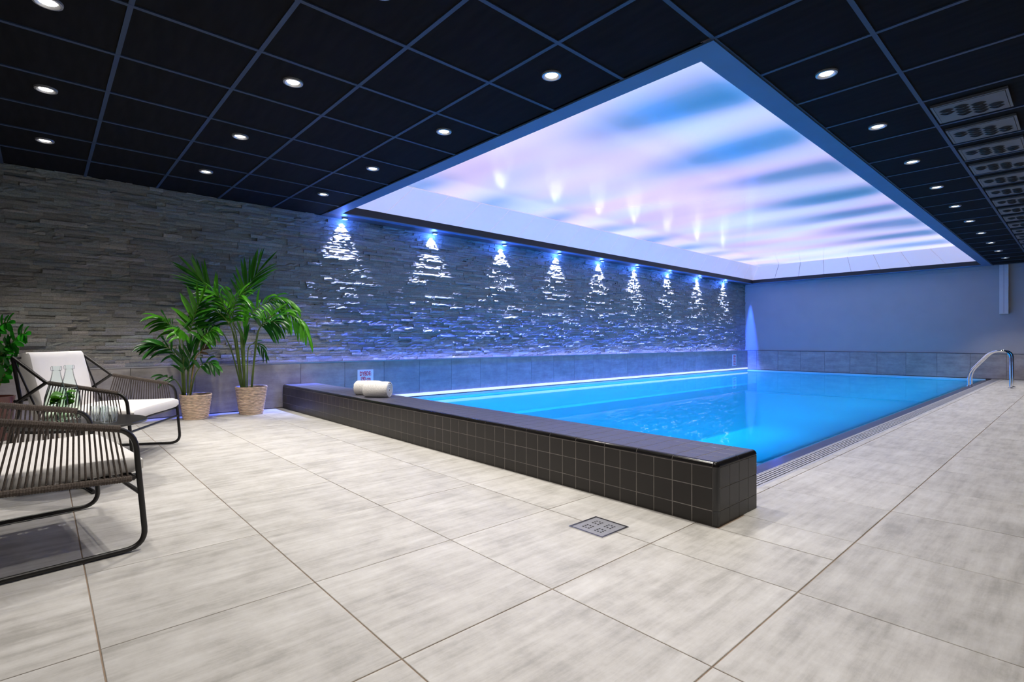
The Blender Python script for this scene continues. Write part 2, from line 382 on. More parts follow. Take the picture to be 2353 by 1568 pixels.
def round_path(pts, rad, n=6):
    """polyline with rounded corners"""
    P = [Vector(p) for p in pts]; out = [P[0]]
    for i in range(1, len(P) - 1):
        a, b_, c = P[i - 1], P[i], P[i + 1]
        r = rad[i] if isinstance(rad, (list, tuple)) else rad
        u = (a - b_); v = (c - b_); d = min(r, u.length * 0.49, v.length * 0.49)
        u.normalize(); v.normalize(); p, q = b_ + u * d, b_ + v * d
        for k in range(n + 1):
            t = k / n; out.append(p * (1 - t) ** 2 + b_ * 2 * t * (1 - t) + q * t * t)
    out.append(P[-1]); return out

# ------------------------------------------------------------------ floor
fb = MB()
fb.quad_box((XW - 0.1, YF, -0.12), (XR, 2.66, -0.003))
fb.quad_box((-1.262, 2.66, -0.12), (XR, YB + 0.1, -0.003))
floor = struct(fb.build('floor', M['grout']))
gx = [-0.647 + 0.5955 * k for k in range(1, 7)]
fx = sorted([-6.77, -6.611, -6.015, -5.42, -4.824, -4.229, -3.633, -3.036, -2.415, -1.802, -1.214, -0.647, -0.05, 0.545, 1.14, 1.735, 2.33])
fy = sorted([-2.85, -2.26, -1.665, -1.07, -0.475, 0.119, 0.707, 1.283, 1.874, 2.514, 3.11, 3.716] + [4.33 + 0.605 * k for k in range(0, 19)] + [15.6])
J = 0.0045
cache = {}
def rect_tile(parent, x0, x1, y0, y1, mat, key, z=0.0, h=0.008):
    sx, sy = round(x1 - x0 - J, 3), round(y1 - y0 - J, 3)
    if sx < 0.02 or sy < 0.02: return
    k = (key, sx, sy)
    if k not in cache: cache[k] = MB().tile(sx, sy, h, 0.0012).mesh('floor_tile', mat)
    put('floor_tile', cache[k], parent, ((x0 + x1) / 2, (y0 + y1) / 2, z + rnd.uniform(-0.0004, 0.0004)))
for i in range(len(fx) - 1):
    for j in range(len(fy) - 1):
        x0, x1, y0, y1 = fx[i], fx[i + 1], fy[j], fy[j + 1]
        if y0 < -2.3 or x0 > 2.0: continue
        if y1 <= 2.25: rect_tile(floor, x0, x1, y0, y1, M['floor_tile'], 'f')
        elif y0 < 2.25:
            if x1 <= -1.3: rect_tile(floor, x0, x1, y0, 2.25, M['floor_tile'], 'f')
            elif x0 < -1.12: 
                rect_tile(floor, x0, x1, y0, 2.25, M['floor_tile'], 'f')
                rect_tile(floor, -1.105, x1, 2.25, y1, M['floor_tile'], 'f')
            else: rect_tile(floor, x0, x1, y0, y1, M['floor_tile'], 'f')
        elif x1 > -1.25:
            lim = -1.105 if y1 < 2.67 else -1.262
            rect_tile(floor, max(x0, lim), x1, y0, y1, M['floor_tile'], 'f')
# the floor behind the camera and past the last tiles
stuff(MB().quad_box((XW, YF, -0.004), (XR, -2.27, 0.0)).build('rear_floor', M['floor_tile'], floor))

# ------------------------------------------------------------------ walls
wl = MB(); wl.quad_box((XW - 0.30, YF, -0.1), (XW - 0.10, YB + 0.2, 2.7))
wl.quad_box((XW - 0.10, YF, -0.1), (XW - 0.011, YB, 0.556))
wall_left = struct(wl.build('wall_left', M['dado_grout']))
wb = MB(); wb.quad_box((XW - 0.1, YB, -0.1), (XR + 0.2, YB + 0.2, 2.7))
wall_back = struct(wb.build('wall_back', M['paint']))
struct(MB().quad_box((XR, YF - 0.2, -0.1), (XR + 0.2, YB + 0.2, 2.7)).build('wall_right', M['paint_dark']))
struct(MB().quad_box((XW - 0.3, YF - 0.2, -0.1), (XR + 0.2, YF, 2.7)).build('wall_front', M['paint_dark']))
# dado tiles, one by one
DS = 0.5905; y = 2.472 - 6 * DS; k = 0
dme = MB().tile(DS - 0.004, 0.548, 0.010, 0.0015, 'x').mesh('dado_tile', M['dado_tile'])
while y < YB - 0.02:
    y1 = min(y + DS, YB - 0.012)
    me = dme if y1 - y > DS - 0.005 else MB().tile(y1 - y - 0.004, 0.548, 0.010, 0.0015, 'x').mesh('dado_tile', M['dado_tile'])
    put('dado_tile', me, wall_left, (XW, (y + y1) / 2, 0.281)); y += DS
x = XW + 0.012; first = True
edges = [-5.904, -5.307, -4.71, -4.12, -3.53, -2.94, -2.35, -1.76, -1.165, -0.57, 0.025, 0.62, 1.215, 1.81, 2.39]
stuff(MB().quad_box((XW, YB - 0.012, -0.05), (XR, YB, 0.553)).build('grout_bed', M['dado_grout'], wall_back))
x0 = XW + 0.004
for x1 in [-6.5] + edges:
    MB().tile(x1 - x0 - 0.004, 0.548, 0.010, 0.0015, '-y').build('dado_tile', M['dado_tile_back'], wall_back, ((x0 + x1) / 2, YB - 0.022, 0.281)); x0 = x1
MB().quad_box((XW, YB - 0.028, 0.556), (XR, YB, 0.562)).build('top_trim', M['grid'], wall_back)
MB().quad_box((XW, YB - 0.03, 2.43), (XR, YB, 2.51)).build('head_board', M['paint'], wall_back)
# ledge on top of the dado with its trim profile and the hidden blue light line
MB().quad_box((XW - 0.10, YF, 0.552), (XW - 0.004, YB, 0.560)).build('ledge', M['trim_metal'], wall_left)
MB().quad_box((XW - 0.006, YF, 0.553), (XW + 0.004, YB - 0.02, 0.566)).build('trim_profile', M['trim_metal'], wall_left)
MB().quad_box((XW - 0.030, 2.35, 0.5605), (XW - 0.008, YB - 0.03, 0.5635)).build('light_line', M['led_blue'], wall_left)
# bright strip just above the water
MB().quad_box((XW - 0.002, 2.68, 0.016), (XW + 0.016, YB - 0.03, 0.056)).build('water_line_light', M['led_water'], wall_left)
stuff(MB().quad_box((XW - 0.11, YF, 0.556), (XW - 0.085, YB, 2.6)).build('mortar_bed', M['stone_back'], wall_left))

# split-face ledger stone: 52 courses of strips
def stone_piece(mb, y0, y1, z0, z1, xf, tone):
    nx = max(2, min(7, int((y1 - y0) / 0.035))); nz_ = 3
    base = len(mb.v)
    tilt = rnd.uniform(-0.0022, 0.0022); tw = rnd.uniform(-0.002, 0.002)
    rough = rnd.choice((0.0008, 0.0012, 0.0020, 0.0055) if y0 < 2.3 else (0.0012, 0.0025, 0.0045, 0.0075))
    for a in range(nz_):
        for c in range(nx + 1):
            u = c / nx; v = a / (nz_ - 1)
            edge = -0.0025 if a in (0, nz_ - 1) else 0.0
            px = xf + tilt * (v - 0.5) * 2 + tw * (u - 0.5) * 2 + rnd.uniform(-1, 1) * rough + edge
            zz = z0 + (z1 - z0) * v + (rnd.uniform(-0.006, 0.006) if a == 1 else 0)
            mb.v.append((px, y0 + (y1 - y0) * u, zz))
    for a in range(nz_ - 1):
        for c in range(nx):
            q = base + a * (nx + 1) + c
            mb.f.append((q, q + 1, q + nx + 2, q + nx + 1))
    # rim back to the bed
    ring = [base + c for c in range(nx + 1)] + [base + a * (nx + 1) + nx for a in range(1, nz_)] + \
           [base + (nz_ - 1) * (nx + 1) + c for c in range(nx - 1, -1, -1)] + [base + a * (nx + 1) for a in range(nz_ - 2, 0, -1)]
    b2 = len(mb.v)
    for q in ring: p = mb.v[q]; mb.v.append((XW - 0.105, p[1], p[2]))
    L = len(ring)
    for i in range(L): mb.f.append((ring[(i + 1) % L], ring[i], b2 + i, b2 + (i + 1) % L))
    mb.tone += [tone] * (len(mb.v) - base)
big = MB(); big.tone = []
CH = 0.0375; nc = int((2.52 - 0.566) / CH) + 1
singles = []
ystart = -1.4
for c in range(nc):
    z0 = 0.566 + c * CH; z1 = z0 + CH - 0.0008
    y = ystart - rnd.uniform(0, 0.2)
    while y < YB - 0.02:
        ln = rnd.choice((0.07, 0.10, 0.13, 0.16, 0.20, 0.24, 0.28, 0.34)) * rnd.uniform(0.85, 1.15)
        y1 = min(y + ln, YB - 0.005)
        if YB - y1 < 0.04: y1 = YB - 0.005
        g = rnd.choice((0.21, 0.23, 0.24, 0.25, 0.255, 0.275, 0.31)) * rnd.uniform(0.9, 1.08)
        hue = rnd.random()
        tone = (g * 1.05, g * 1.0, g * 0.87) if hue < 0.6 else ((g * 0.96, g, g * 0.92) if hue < 0.88 else (g * 1.22, g * 1.10, g * 0.95))
        dep = rnd.choice((0.0, 0.003, 0.004, 0.005, 0.006, 0.007, 0.008, 0.010, 0.014, 0.020)) 
        xf = XW - 0.078 + dep
        near = y > -0.4 and y1 < 3.0
        singles.append(((y1 - y) * CH / (1 + max(0, y)) if near else 0, y, y1, z0, z1, xf, tone))
        y = y1 + 0.0008
singles.sort(key=lambda t: -t[0])
for i, (_, a, c, z0, z1, xf, tone) in enumerate(singles):
    if i < 300:
        one = MB(); one.tone = []; stone_piece(one, a, c, z0, z1, xf, tone); one.build('stone', M['stone'], wall_left)
    else: stone_piece(big, a, c, z0, z1, xf, tone)
stuff(big.build('stone_courses', M['stone'], wall_left))

# ------------------------------------------------------------------ ceiling
CX0, CX1, CY0, CY1 = -6.60, GX - GS, GY, 15.50     # outer edge of the coffer frame
cb = MB()
for a, c in (((XW - 0.3, YF, 2.545), (XR, CY0, 2.62)), ((CX1, CY0, 2.545), (XR, YB, 2.62))): cb.quad_box(a, c)
ceiling = struct(cb.build('ceiling', M['plaster_dark']))
xs = [GX + GS * k for k in range(-10, 5)]; ys = [GY + GS * k for k in range(-7, 22)]
tme = MB().quad_box((-0.2935, -0.2935, 0), (0.2935, 0.2935, 0.015)).mesh('ceiling_tile', M['black_tile'])
for i in range(len(xs) - 1):
    for j in range(len(ys) - 1):
        cx, cy = (xs[i] + xs[i + 1]) / 2, (ys[j] + ys[j + 1]) / 2
        if cy > CY0 and cx < CX1: continue
        if cy > YB - 0.3 or cy < -1.0: continue
        put('ceiling_tile', tme, ceiling, (cx, cy, 2.517))
stuff(MB().quad_box((XW - 0.1, YF, 2.517), (XR, ys[2], 2.53)).build('rear_tiles', M['black_tile'], ceiling))
stuff(MB().quad_box((xs[0] - 0.3, ys[2], 2.517), (xs[0] - 0.006, CY0, 2.53)).build('edge_tiles', M['black_tile'], ceiling))
for yy in ys:
    if yy < -1.2: continue
    x0 = XW - 0.08 if yy < CY0 - 0.1 else CX1
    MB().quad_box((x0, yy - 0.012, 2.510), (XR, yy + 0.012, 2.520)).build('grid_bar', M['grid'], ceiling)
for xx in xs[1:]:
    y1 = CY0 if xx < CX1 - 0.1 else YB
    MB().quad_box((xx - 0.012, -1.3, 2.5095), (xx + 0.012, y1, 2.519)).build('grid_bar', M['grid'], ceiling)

# ------------------------------------------------------------------ luminous coffer over the pool
cof = thing('luminous_ceiling', 'glowing cloud-patterned light ceiling sunk in a blue-lit frame above the pool', 'light ceiling', (-4.0, 9.1, 2.51))
OX, OY, OZ = 4.0, -9.1, -2.51
IX0, IX1, IY0, IY1 = -6.50, -1.535, 2.905, 15.30    # inner edge
def rel(a): return (a[0] + OX, a[1] + OY, a[2] + OZ)
def box_part(name, a, c, mat, parent): return MB().quad_box(rel(a), rel(c)).build(name, mat, parent)
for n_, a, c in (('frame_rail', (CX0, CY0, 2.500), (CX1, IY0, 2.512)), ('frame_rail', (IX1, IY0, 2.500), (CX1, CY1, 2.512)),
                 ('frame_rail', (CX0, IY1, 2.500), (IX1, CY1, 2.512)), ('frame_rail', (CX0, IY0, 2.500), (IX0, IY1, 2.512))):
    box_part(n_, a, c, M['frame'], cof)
for a, c in (((IX0 - 0.012, IY0, 2.512), (IX0, IY1, 2.61)), ((IX0, IY1, 2.512), (IX1, IY1 + 0.012, 2.61)), ((IX1, IY0, 2.512), (IX1 + 0.012, IY1, 2.61)), ((IX0, IY0 - 0.012, 2.512), (IX1, IY0, 2.61))):
    box_part('lip', a, c, M['lip'], cof)
TX0, TX1, TY0, TY1, TZ = -6.20, -1.84, 3.2, 15.0, 2.95
box_part('soffit_board', (XW - 0.12, CY0, 2.512), (CX0, YB, 2.53), M['soffit'], cof)
box_part('soffit_board', (CX0, CY1, 2.512), (CX1, YB, 2.53), M['soffit'], cof)
box_part('upper_casing', (XW - 0.3, CY0 - 0.2, 2.99), (CX1 + 0.1, YB, 3.02), M['plaster_dark'], cof)
film = MB(); film.quad_box(rel((TX0, TY0, TZ)), rel((TX1, TY1, TZ + 0.01))); film.build('cloud_film', M['film'], cof)
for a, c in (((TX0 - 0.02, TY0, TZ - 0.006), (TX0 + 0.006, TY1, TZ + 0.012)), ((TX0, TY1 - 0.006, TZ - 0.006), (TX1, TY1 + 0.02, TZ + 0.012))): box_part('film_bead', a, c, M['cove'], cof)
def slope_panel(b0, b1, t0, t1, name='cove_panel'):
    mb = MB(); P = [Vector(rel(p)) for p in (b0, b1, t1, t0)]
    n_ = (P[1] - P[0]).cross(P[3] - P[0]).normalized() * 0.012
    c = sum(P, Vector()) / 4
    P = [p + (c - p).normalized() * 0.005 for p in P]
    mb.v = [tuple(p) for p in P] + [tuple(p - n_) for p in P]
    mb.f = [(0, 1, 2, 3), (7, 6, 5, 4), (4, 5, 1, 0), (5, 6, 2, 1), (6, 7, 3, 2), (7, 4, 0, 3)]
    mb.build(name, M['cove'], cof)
def lerp(a, b_, t): return a + (b_ - a) * t
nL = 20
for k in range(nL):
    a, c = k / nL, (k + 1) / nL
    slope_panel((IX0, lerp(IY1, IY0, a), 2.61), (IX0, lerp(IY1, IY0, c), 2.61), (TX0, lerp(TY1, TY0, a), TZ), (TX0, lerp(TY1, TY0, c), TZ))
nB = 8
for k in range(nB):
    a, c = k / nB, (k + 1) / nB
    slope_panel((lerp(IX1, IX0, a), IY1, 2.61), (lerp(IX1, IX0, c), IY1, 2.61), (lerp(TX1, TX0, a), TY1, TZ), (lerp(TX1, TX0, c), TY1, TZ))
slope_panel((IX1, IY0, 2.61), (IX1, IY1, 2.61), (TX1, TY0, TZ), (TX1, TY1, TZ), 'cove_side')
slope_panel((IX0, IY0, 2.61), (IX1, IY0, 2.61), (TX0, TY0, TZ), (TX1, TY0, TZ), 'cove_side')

# ------------------------------------------------------------------ pool
pool = thing('swimming_pool', 'indoor swimming pool of bright blue water along the stone wall', 'pool', (-4.1, 9.1, 0))
PX, PY = 4.1, -9.1
def pbox(a, c): return ((a[0] + PX, a[1] + PY, a[2]), (c[0] + PX, c[1] + PY, c[2]))
bs = MB()
for a, c in (((XW, 2.672, -1.75), (-1.3, YB - 0.034, -1.6)), ((XW, 2.672, -1.6), (XW + 0.012, YB - 0.034, -0.001)), ((-1.62, 2.672, -1.6), (-1.5, YB - 0.034, -0.062)),
             ((XW, 2.672, -1.6), (-1.5, 2.68, -0.001)), ((XW, YB - 0.042, -1.6), (-1.5, YB - 0.034, -0.005))): bs.quad_box(*pbox(a, c))
bs.build('basin', M['basin'], pool)
MB().quad_box(*pbox((XW + 0.012, 2.68, -1.6), (XW + 0.28, YB - 0.042, -0.4))).build('underwater_ledge', M['basin_step'], pool)
wt = MB(); nx_, ny_ = 2, 2
wt.v = [(XW + PX + 0.001, 2.674 + PY, -0.035), (-1.56 + PX, 2.674 + PY, -0.035), (-1.56 + PX, YB - 0.034 + PY, -0.035), (XW + PX + 0.001, YB - 0.034 + PY, -0.035)]
wt.f = [(0, 1, 2, 3)]
wt.build('water', M['water'], pool)
# sloping edge tiles along the deck
CP = 0.30
cm = MB(); a = CP / 2 - 0.002
cm.v = [(-0.14, -a, -0.052), (0.085, -a, -0.004), (0.085, a, -0.004), (-0.14, a, -0.052), (-0.14, -a, -0.07), (0.085, -a, -0.02), (0.085, a, -0.02), (-0.14, a, -0.07)]
cm.f = [(0, 1, 2, 3), (7, 6, 5, 4), (0, 4, 5, 1), (1, 5, 6, 2), (2, 6, 7, 3), (3, 7, 4, 0)]
cme = cm.mesh('edge_tile', M['coping'])
yy = 2.674 + CP / 2
while yy < YB - 0.16:
    put('edge_tile', cme, pool, (-1.48 + PX, yy + PY, 0)); yy += CP
MB().quad_box(*pbox((-1.62, 2.672, -0.25), (-1.262, YB - 0.035, -0.072))).build('gutter_bed', M['vent_dark'], pool)
MB().quad_box(*pbox((-1.394, 2.672, -0.07), (-1.386, YB - 0.035, -0.001))).build('gutter_rim', M['grating'], pool)
MB().quad_box(*pbox((-1.268, 2.672, -0.07), (-1.258, YB - 0.035, 0.0))).build('gutter_rim', M['grating'], pool)
gm = MB()
for k in range(6): gm.quad_box((-0.056 + k * 0.0205, -0.495, -0.02), (-0.056 + k * 0.0205 + 0.0125, 0.495, -0.001))
for q in (-0.49, 0.0, 0.47): gm.quad_box((-0.058, q, -0.024), (0.06, q + 0.02, -0.003))
gme = gm.mesh('grating', M['grating'])
yy = 3.17
while yy < YB - 0.3:
    put('grating', gme, pool, (-1.327 + PX, yy + PY, 0)); yy += 1.0
def pool_lamp(x, y, rot):
    l = bpy.data.lights.new('underwater_lamp', 'AREA'); l.shape = 'DISK'; l.size = 0.5; l.energy = POOL_W; l.color = POOL_C
    o = bpy.data.objects.new('underwater_lamp', l); COL.objects.link(o); o.location = (x + PX, y + PY, -0.85); o.rotation_euler = rot; o.parent = pool
    if rot[2] == 0 and rot[0]: l.energy = POOL_W * 0.5; o.location.z = -1.1
for k in range(8): pool_lamp(-1.64, 3.5 + 1.6 * k, (0, R(90), 0))
for k in range(4): pool_lamp(-5.7 + 1.05 * k, 2.70, (R(90), 0, 0))

# ------------------------------------------------------------------ tiled bench
bench = thing('tiled_bench', 'low dark brown square-tiled bench wall with rounded edge across the end of the pool', 'bench', (-3.94, 2.46, 0))
BX0, BX1, BY0, BY1, BH = -6.765, -1.112, 2.250, 2.665, 0.292
bx, by = 3.94, -2.46
core = MB(); g_ = 0.0012; e_ = 0.0225
core.quad_box((BX0 + bx, BY0 + by + g_, -0.005), (BX1 + bx - e_, BY1 + by, BH - e_))
core.quad_box((BX0 + bx, BY0 + by + e_, -0.004), (BX1 + bx - g_, BY1 + by, BH - e_))
core.quad_box((BX0 + bx, BY0 + by + e_, -0.003), (BX1 + bx - e_, BY1 + by, BH - g_)); core.build('core', M['bench_grout'], bench)
TS = 0.1016; tl = 0.0975
rows = [(0.1735, 0.2655), (0.0725, 0.170), (0.001, 0.069)]
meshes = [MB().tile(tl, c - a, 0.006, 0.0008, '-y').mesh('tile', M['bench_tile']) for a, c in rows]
x = BX1 - 0.022; col = 0
while x > BX0 + 0.02:
    wdt = min(TS, x - BX0)
    for (a, c), me in zip(rows, meshes):
        m2 = me if wdt > TS - 0.002 else MB().tile(wdt - 0.004, c - a, 0.006, 0.0008, '-y').mesh('tile', M['bench_tile'])
        put('tile', m2, bench, (x - wdt / 2 + bx, BY0 + by + rnd.uniform(0, 0.0006), (a + c) / 2))
    x -= TS; col += 1
me3 = [MB().tile(tl - 0.002, c - a, 0.006, 0.0008, 'x').mesh('tile', M['bench_tile']) for a, c in rows]
for k in range(4):
    for (a, c), me in zip(rows, me3): put('tile', me, bench, (BX1 + bx, BY0 + 0.024 + 0.0985 * (k + 0.5) + by, (a + c) / 2))
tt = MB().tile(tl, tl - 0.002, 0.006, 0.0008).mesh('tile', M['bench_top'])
x = BX1 - 0.022; n_top = 0; rest = MB()
while x > BX0 + 0.02:
    for k in range(4):
        cx, cy = x - TS / 2 + bx, BY0 + 0.024 + 0.0985 * (k + 0.5) + by
        if n_top < 115: put('tile', tt, bench, (cx, cy, BH)); n_top += 1
        else:
            i0 = len(rest.v); tmp = MB().tile(tl, tl - 0.002, 0.006, 0.0008)
            rest.v += [(p[0] + cx, p[1] + cy, p[2] + BH) for p in tmp.v]; rest.f += [tuple(q + i0 for q in f) for f in tmp.f]
    x -= TS
stuff(rest.build('far_top_tiles', M['bench_top'], bench))
def quarter(length, rad, n=6):
    """quarter-round strip along +x, from front face (-y) to top (+z)"""
    mb = MB()
    for sx in (-length / 2, length / 2):
        for k in range(n + 1):
            t = k / n * math.pi / 2; mb.v.append((sx, rad - rad * math.cos(t), -rad + rad * math.sin(t)))
        mb.v.append((sx, rad, -rad))
    m_ = n + 2
    for k in range(m_ - 1): mb.f.append((k + 1, k, m_ + k, m_ + k + 1))
    mb.f.append(tuple(range(m_))); mb.f.append(tuple(reversed(range(m_, 2 * m_))))
    return mb
qm = quarter(2 * TS - 0.003, 0.022).mesh('edge_trim', M['bench_edge'], True)
x = BX1 - 0.022
while x > BX0 + 0.05:
    wd = min(2 * TS, x - BX0)
    me = qm if wd > 2 * TS - 0.01 else quarter(wd - 0.003, 0.022).mesh('edge_trim', M['bench_edge'], True)
    put('edge_trim', me, bench, (x - wd / 2 + bx, BY0 + by - 0.001, BH + 0.001)); x -= 2 * TS
quarter(BX1 - BX0 - 0.022, 0.0215).build('edge_grout', M['bench_grout'], bench, ((BX0 + BX1 - 0.022) / 2 + bx, BY0 + by + 0.0004, BH - 0.0003), smooth=True)
quarter(BY1 - BY0 - 0.022, 0.0215).build('edge_grout', M['bench_grout'], bench, (BX1 + bx - 0.0004, (BY0 + BY1 + 0.022) / 2 + by, BH - 0.0003), (0, 0, R(90)), smooth=True)
qe = quarter(0.193, 0.022).mesh('edge_trim', M['bench_edge'], True)
for k in range(2): put('edge_trim', qe, bench, (BX1 + bx + 0.001, BY0 + 0.022 + 0.197 * (k + 0.5) + by, BH + 0.001), (0, 0, R(90)))
cp = MB()
for z in (0.0, 0.069, 0.0705, BH - 0.022):
    for k in range(7):
        t = k / 6 * math.pi / 2; cp.v.append((BX1 + bx - 0.022 + 0.023 * math.sin(t), BY0 + by + 0.022 - 0.023 * math.cos(t), z))
for a in (0, 2):
    for k in range(6): cp.f.append((a * 7 + k, a * 7 + k + 1, a * 7 + 8 + k, a * 7 + 7 + k))
cp.build('corner_trim', M['bench_edge'], bench, smooth=True)
ck = MB(); n_ = 6
for i in range(n_ + 1):
    ph = i / n_ * math.pi / 2
    for k in range(n_ + 1):
        t = k / n_ * math.pi / 2; rr = 0.023 * math.cos(ph)
        ck.v.append((BX1 + bx - 0.022 + rr * math.sin(t), BY0 + by + 0.022 - rr * math.cos(t), BH - 0.022 + 0.023 * math.sin(ph)))
for i in range(n_):
    for k in range(n_): q = i * (n_ + 1) + k; ck.f.append((q, q + 1, q + n_ + 2, q + n_ + 1))
ck.build('corner_cap', M['bench_edge'], bench, smooth=True)

# ------------------------------------------------------------------ ceiling downlights
def make_downlight():
    t = thing('downlight', '', 'downlight', (0, 0, 2.51), 0, 'warm white ceiling downlights')
    rg = MB(); rg.lathe([(0.062, 0.0075), (0.060, -0.004), (0.050, -0.006), (0.038, 0.002), (0.036, 0.006)], 24)
    rg.build('trim_ring', M['ring'], t, smooth=True)
    ln = MB(); ln.lathe([(0.0365, 0.003), (0.02, 0.001), (0.004, 0.0005)], 24); ln.cap(48, 24, True)
    ln.build('lens', M['lens'], t, smooth=True)
    return t
d0 = make_downlight(); used = [False]
def downlight(x, y, label, power=1.0):
    if not used[0]: o = d0; o.location = (x, y, HC); o['label'] = label; used[0] = True
    else: o = dup(d0, (x, y, HC), label)
    lamp('lamp', 'SPOT', (0, 0, -0.012), DOWN_W * power, DOWN_C, o, size=R(88), blend=0.55, radius=0.035)
rowy = [(0.024, 'far left row'), (1.207, 'middle row'), (2.383, 'row nearest the bench')]
colx = [(-2.26, 'third'), (-3.44, 'fourth'), (-4.64, 'fifth'), (-5.83, 'sixth')]
txt = {(0, 1): 'largest downlight in the upper left corner of the photo', (0, 2): 'middle one of the three downlights stacked at the far left', (0, 3): 'lowest of the three downlights stacked at the far left, just above the stone wall',
       (1, 0): 'half-cut downlight at the top edge, left of the big starry one', (1, 1): 'nearest fully visible downlight of the middle diagonal row', (1, 2): 'second visible downlight of the middle diagonal row, above the potted palms', (1, 3): 'last downlight of the middle row, low above the stone wall left of the palms',
       (2, 0): 'brightest downlight, between the blue grid bars near the coffer front edge', (2, 1): 'second downlight of the row beside the glowing coffer', (2, 2): 'third downlight of the row beside the glowing coffer', (2, 3): 'last downlight of the coffer row, nearest the first blue wall washer'}
for i, (yy, _) in enumerate(rowy):
    for j, (xx, _) in enumerate(colx):
        if (i, j) in txt: downlight(xx, yy, txt[(i, j)])
        else: lamp('downlight_lamp', 'SPOT', (xx, yy, HC - 0.03), DOWN_W, DOWN_C, None, size=R(88), blend=0.55, radius=0.035)
ordn = ['first', 'second', 'third', 'fourth', 'fifth', 'sixth', 'seventh', 'eighth', 'ninth', 'tenth']
downlight(-1.095, 2.45, 'half-cut downlight at the top edge above the coffer corner')
for k in range(10):
    downlight(-1.09, 3.64 + 1.19 * k, '%s downlight from the front in the row right of the glowing coffer' % ordn[k])
for xx in (-1.09, 0.1, 1.3):
    for yy in (-1.17, 0.024, 1.207):
        if xx < -1 and yy < -1: continue
        lamp('downlight_lamp', 'SPOT', (xx, yy, HC - 0.03), DOWN_W, DOWN_C, None, size=R(88), blend=0.55, radius=0.035)
for yy in (3.64, 6.02, 8.4, 10.8, 13.2):
    lamp('downlight_lamp', 'SPOT', (1.3, yy, HC - 0.03), DOWN_W, DOWN_C, None, size=R(88), blend=0.55, radius=0.035)

# ------------------------------------------------------------------ blue wall washers
wy = [3.05, 4.50, 5.93, 7.33, 8.63, 9.90, 11.28, 12.72, 14.17]
def make_washer():
    t = thing('wall_washer', '', 'wall light', (0, 0, 2.5), 0, 'blue wall washers along the stone wall')
    hs = MB(); hs.lathe([(0.042, 0.013), (0.042, -0.012), (0.034, -0.014), (0.032, 0.0)], 20); hs.build('housing', M['ring'], t, smooth=True)
    ln = MB(); ln.lathe([(0.0325, -0.004), (0.004, -0.005)], 20); ln.cap(20, 20, True); ln.build('lens', M['wash_lens'], t)
    return t
w0 = make_washer()
for k, yy in enumerate(wy):
    lab = '%s blue wall washer from the left above the stone wall' % ordn[k] if k < 8 else 'last blue wall washer, in the corner by the back wall'
    o = w0 if k == 0 else dup(w0, (0, 0, 0), lab)
    o['label'] = lab; o.location = (XW + 0.035, yy, 2.498)
    lamp('lamp_core', 'SPOT', (-0.075, 0, -0.02), WASH_CORE_W, WASH_CORE_C, o, rot=(0, R(1), 0), size=R(72), blend=1.0, radius=0.012)
    lamp('lamp_halo', 'POINT', (-0.02, 0, -0.045), 6.0, (0.05, 0.16, 1.0), o, radius=0.02)
    lw = lamp('lamp_wide', 'SPOT', (0.05, 0, -0.02), WASH_WIDE_W, WASH_WIDE_C, o, size=R(140), blend=0.25, radius=0.01)
    lw.scale = (0.056, 1, 1)     # slotted: the beam only opens along the wall

# ------------------------------------------------------------------ air vents in the dark ceiling
def scoop_mesh():
    """eyelid shaped louvre with its dark mouth"""
    mb = MB(); n_, m_ = 6, 3
    for i in range(n_ + 1):
        u = i / n_; w_ = math.sin(math.pi * u)
        for j in range(m_ + 1):
            t = j / m_ * math.pi / 2
            mb.v.append((-0.042 + 0.084 * u, -0.026 * w_ * math.sin(t) - 0.004 * u, -0.001 - 0.016 * w_ * math.cos(t)))
    for i in range(n_):
        for j in range(m_): q = i * (m_ + 1) + j; mb.f.append((q, q + 1, q + m_ + 2, q + m_ + 1))
    k0 = len(mb.v)
    for i in range(n_ + 1):
        u = i / n_; w_ = math.sin(math.pi * u); mb.v += [(-0.042 + 0.084 * u, 0.030 * w_ - 0.004 * u, -0.0012), (-0.042 + 0.084 * u, -0.004 * u - 0.002, -0.0014 - 0.013 * w_)]
    f0 = len(mb.f)
    for i in range(n_): q = k0 + 2 * i; mb.f.append((q, q + 2, q + 3, q + 1))
    me = mb.mesh('louvre', [M['vent'], M['vent_dark']], True)
    for p in me.polygons:
        if p.index >= f0: p.material_index = 1
    return me
def make_vent():
    t = thing('air_vent', '', 'air vent', (0, 0, 2.5), 0, 'grey louvred air vents in a row')
    MB().quad_box((-0.185, -0.178, -0.006), (0.185, 0.178, 0.012)).build('face_plate', M['vent'], t)
    fr_ = MB()
    for a, c in (((-0.202, -0.195, -0.004), (0.202, -0.183, 0.014)), ((-0.202, 0.183, -0.004), (0.202, 0.195, 0.014)), ((-0.202, -0.183, -0.004), (-0.188, 0.183, 0.014)), ((0.188, -0.183, -0.004), (0.202, 0.183, 0.014))): fr_.quad_box(a, c)
    fr_.build('frame', M['vent'], t)
    MB().quad_box((-0.188, -0.183, 0.0), (0.188, 0.183, 0.010)).build('shadow_gap', M['vent_dark'], t)
    sm = scoop_mesh()
    for cx, cys in ((-0.128, (-0.03, -0.085)), (-0.045, (0.065, 0.01, -0.045, -0.10)), (0.042, (0.10, 0.045, -0.01, -0.065)), (0.125, (0.085, 0.03))):
        for cy in cys: put('louvre', sm, t, (cx, cy + 0.005, -0.006), (0, 0, R(188)))
    return t
v0 = make_vent(); nv = 18
VN = ['sixth', 'seventh', 'eighth', 'ninth', 'tenth', 'eleventh', 'twelfth', 'thirteenth', 'fourteenth', 'fifteenth', 'sixteenth', 'seventeenth', 'last']
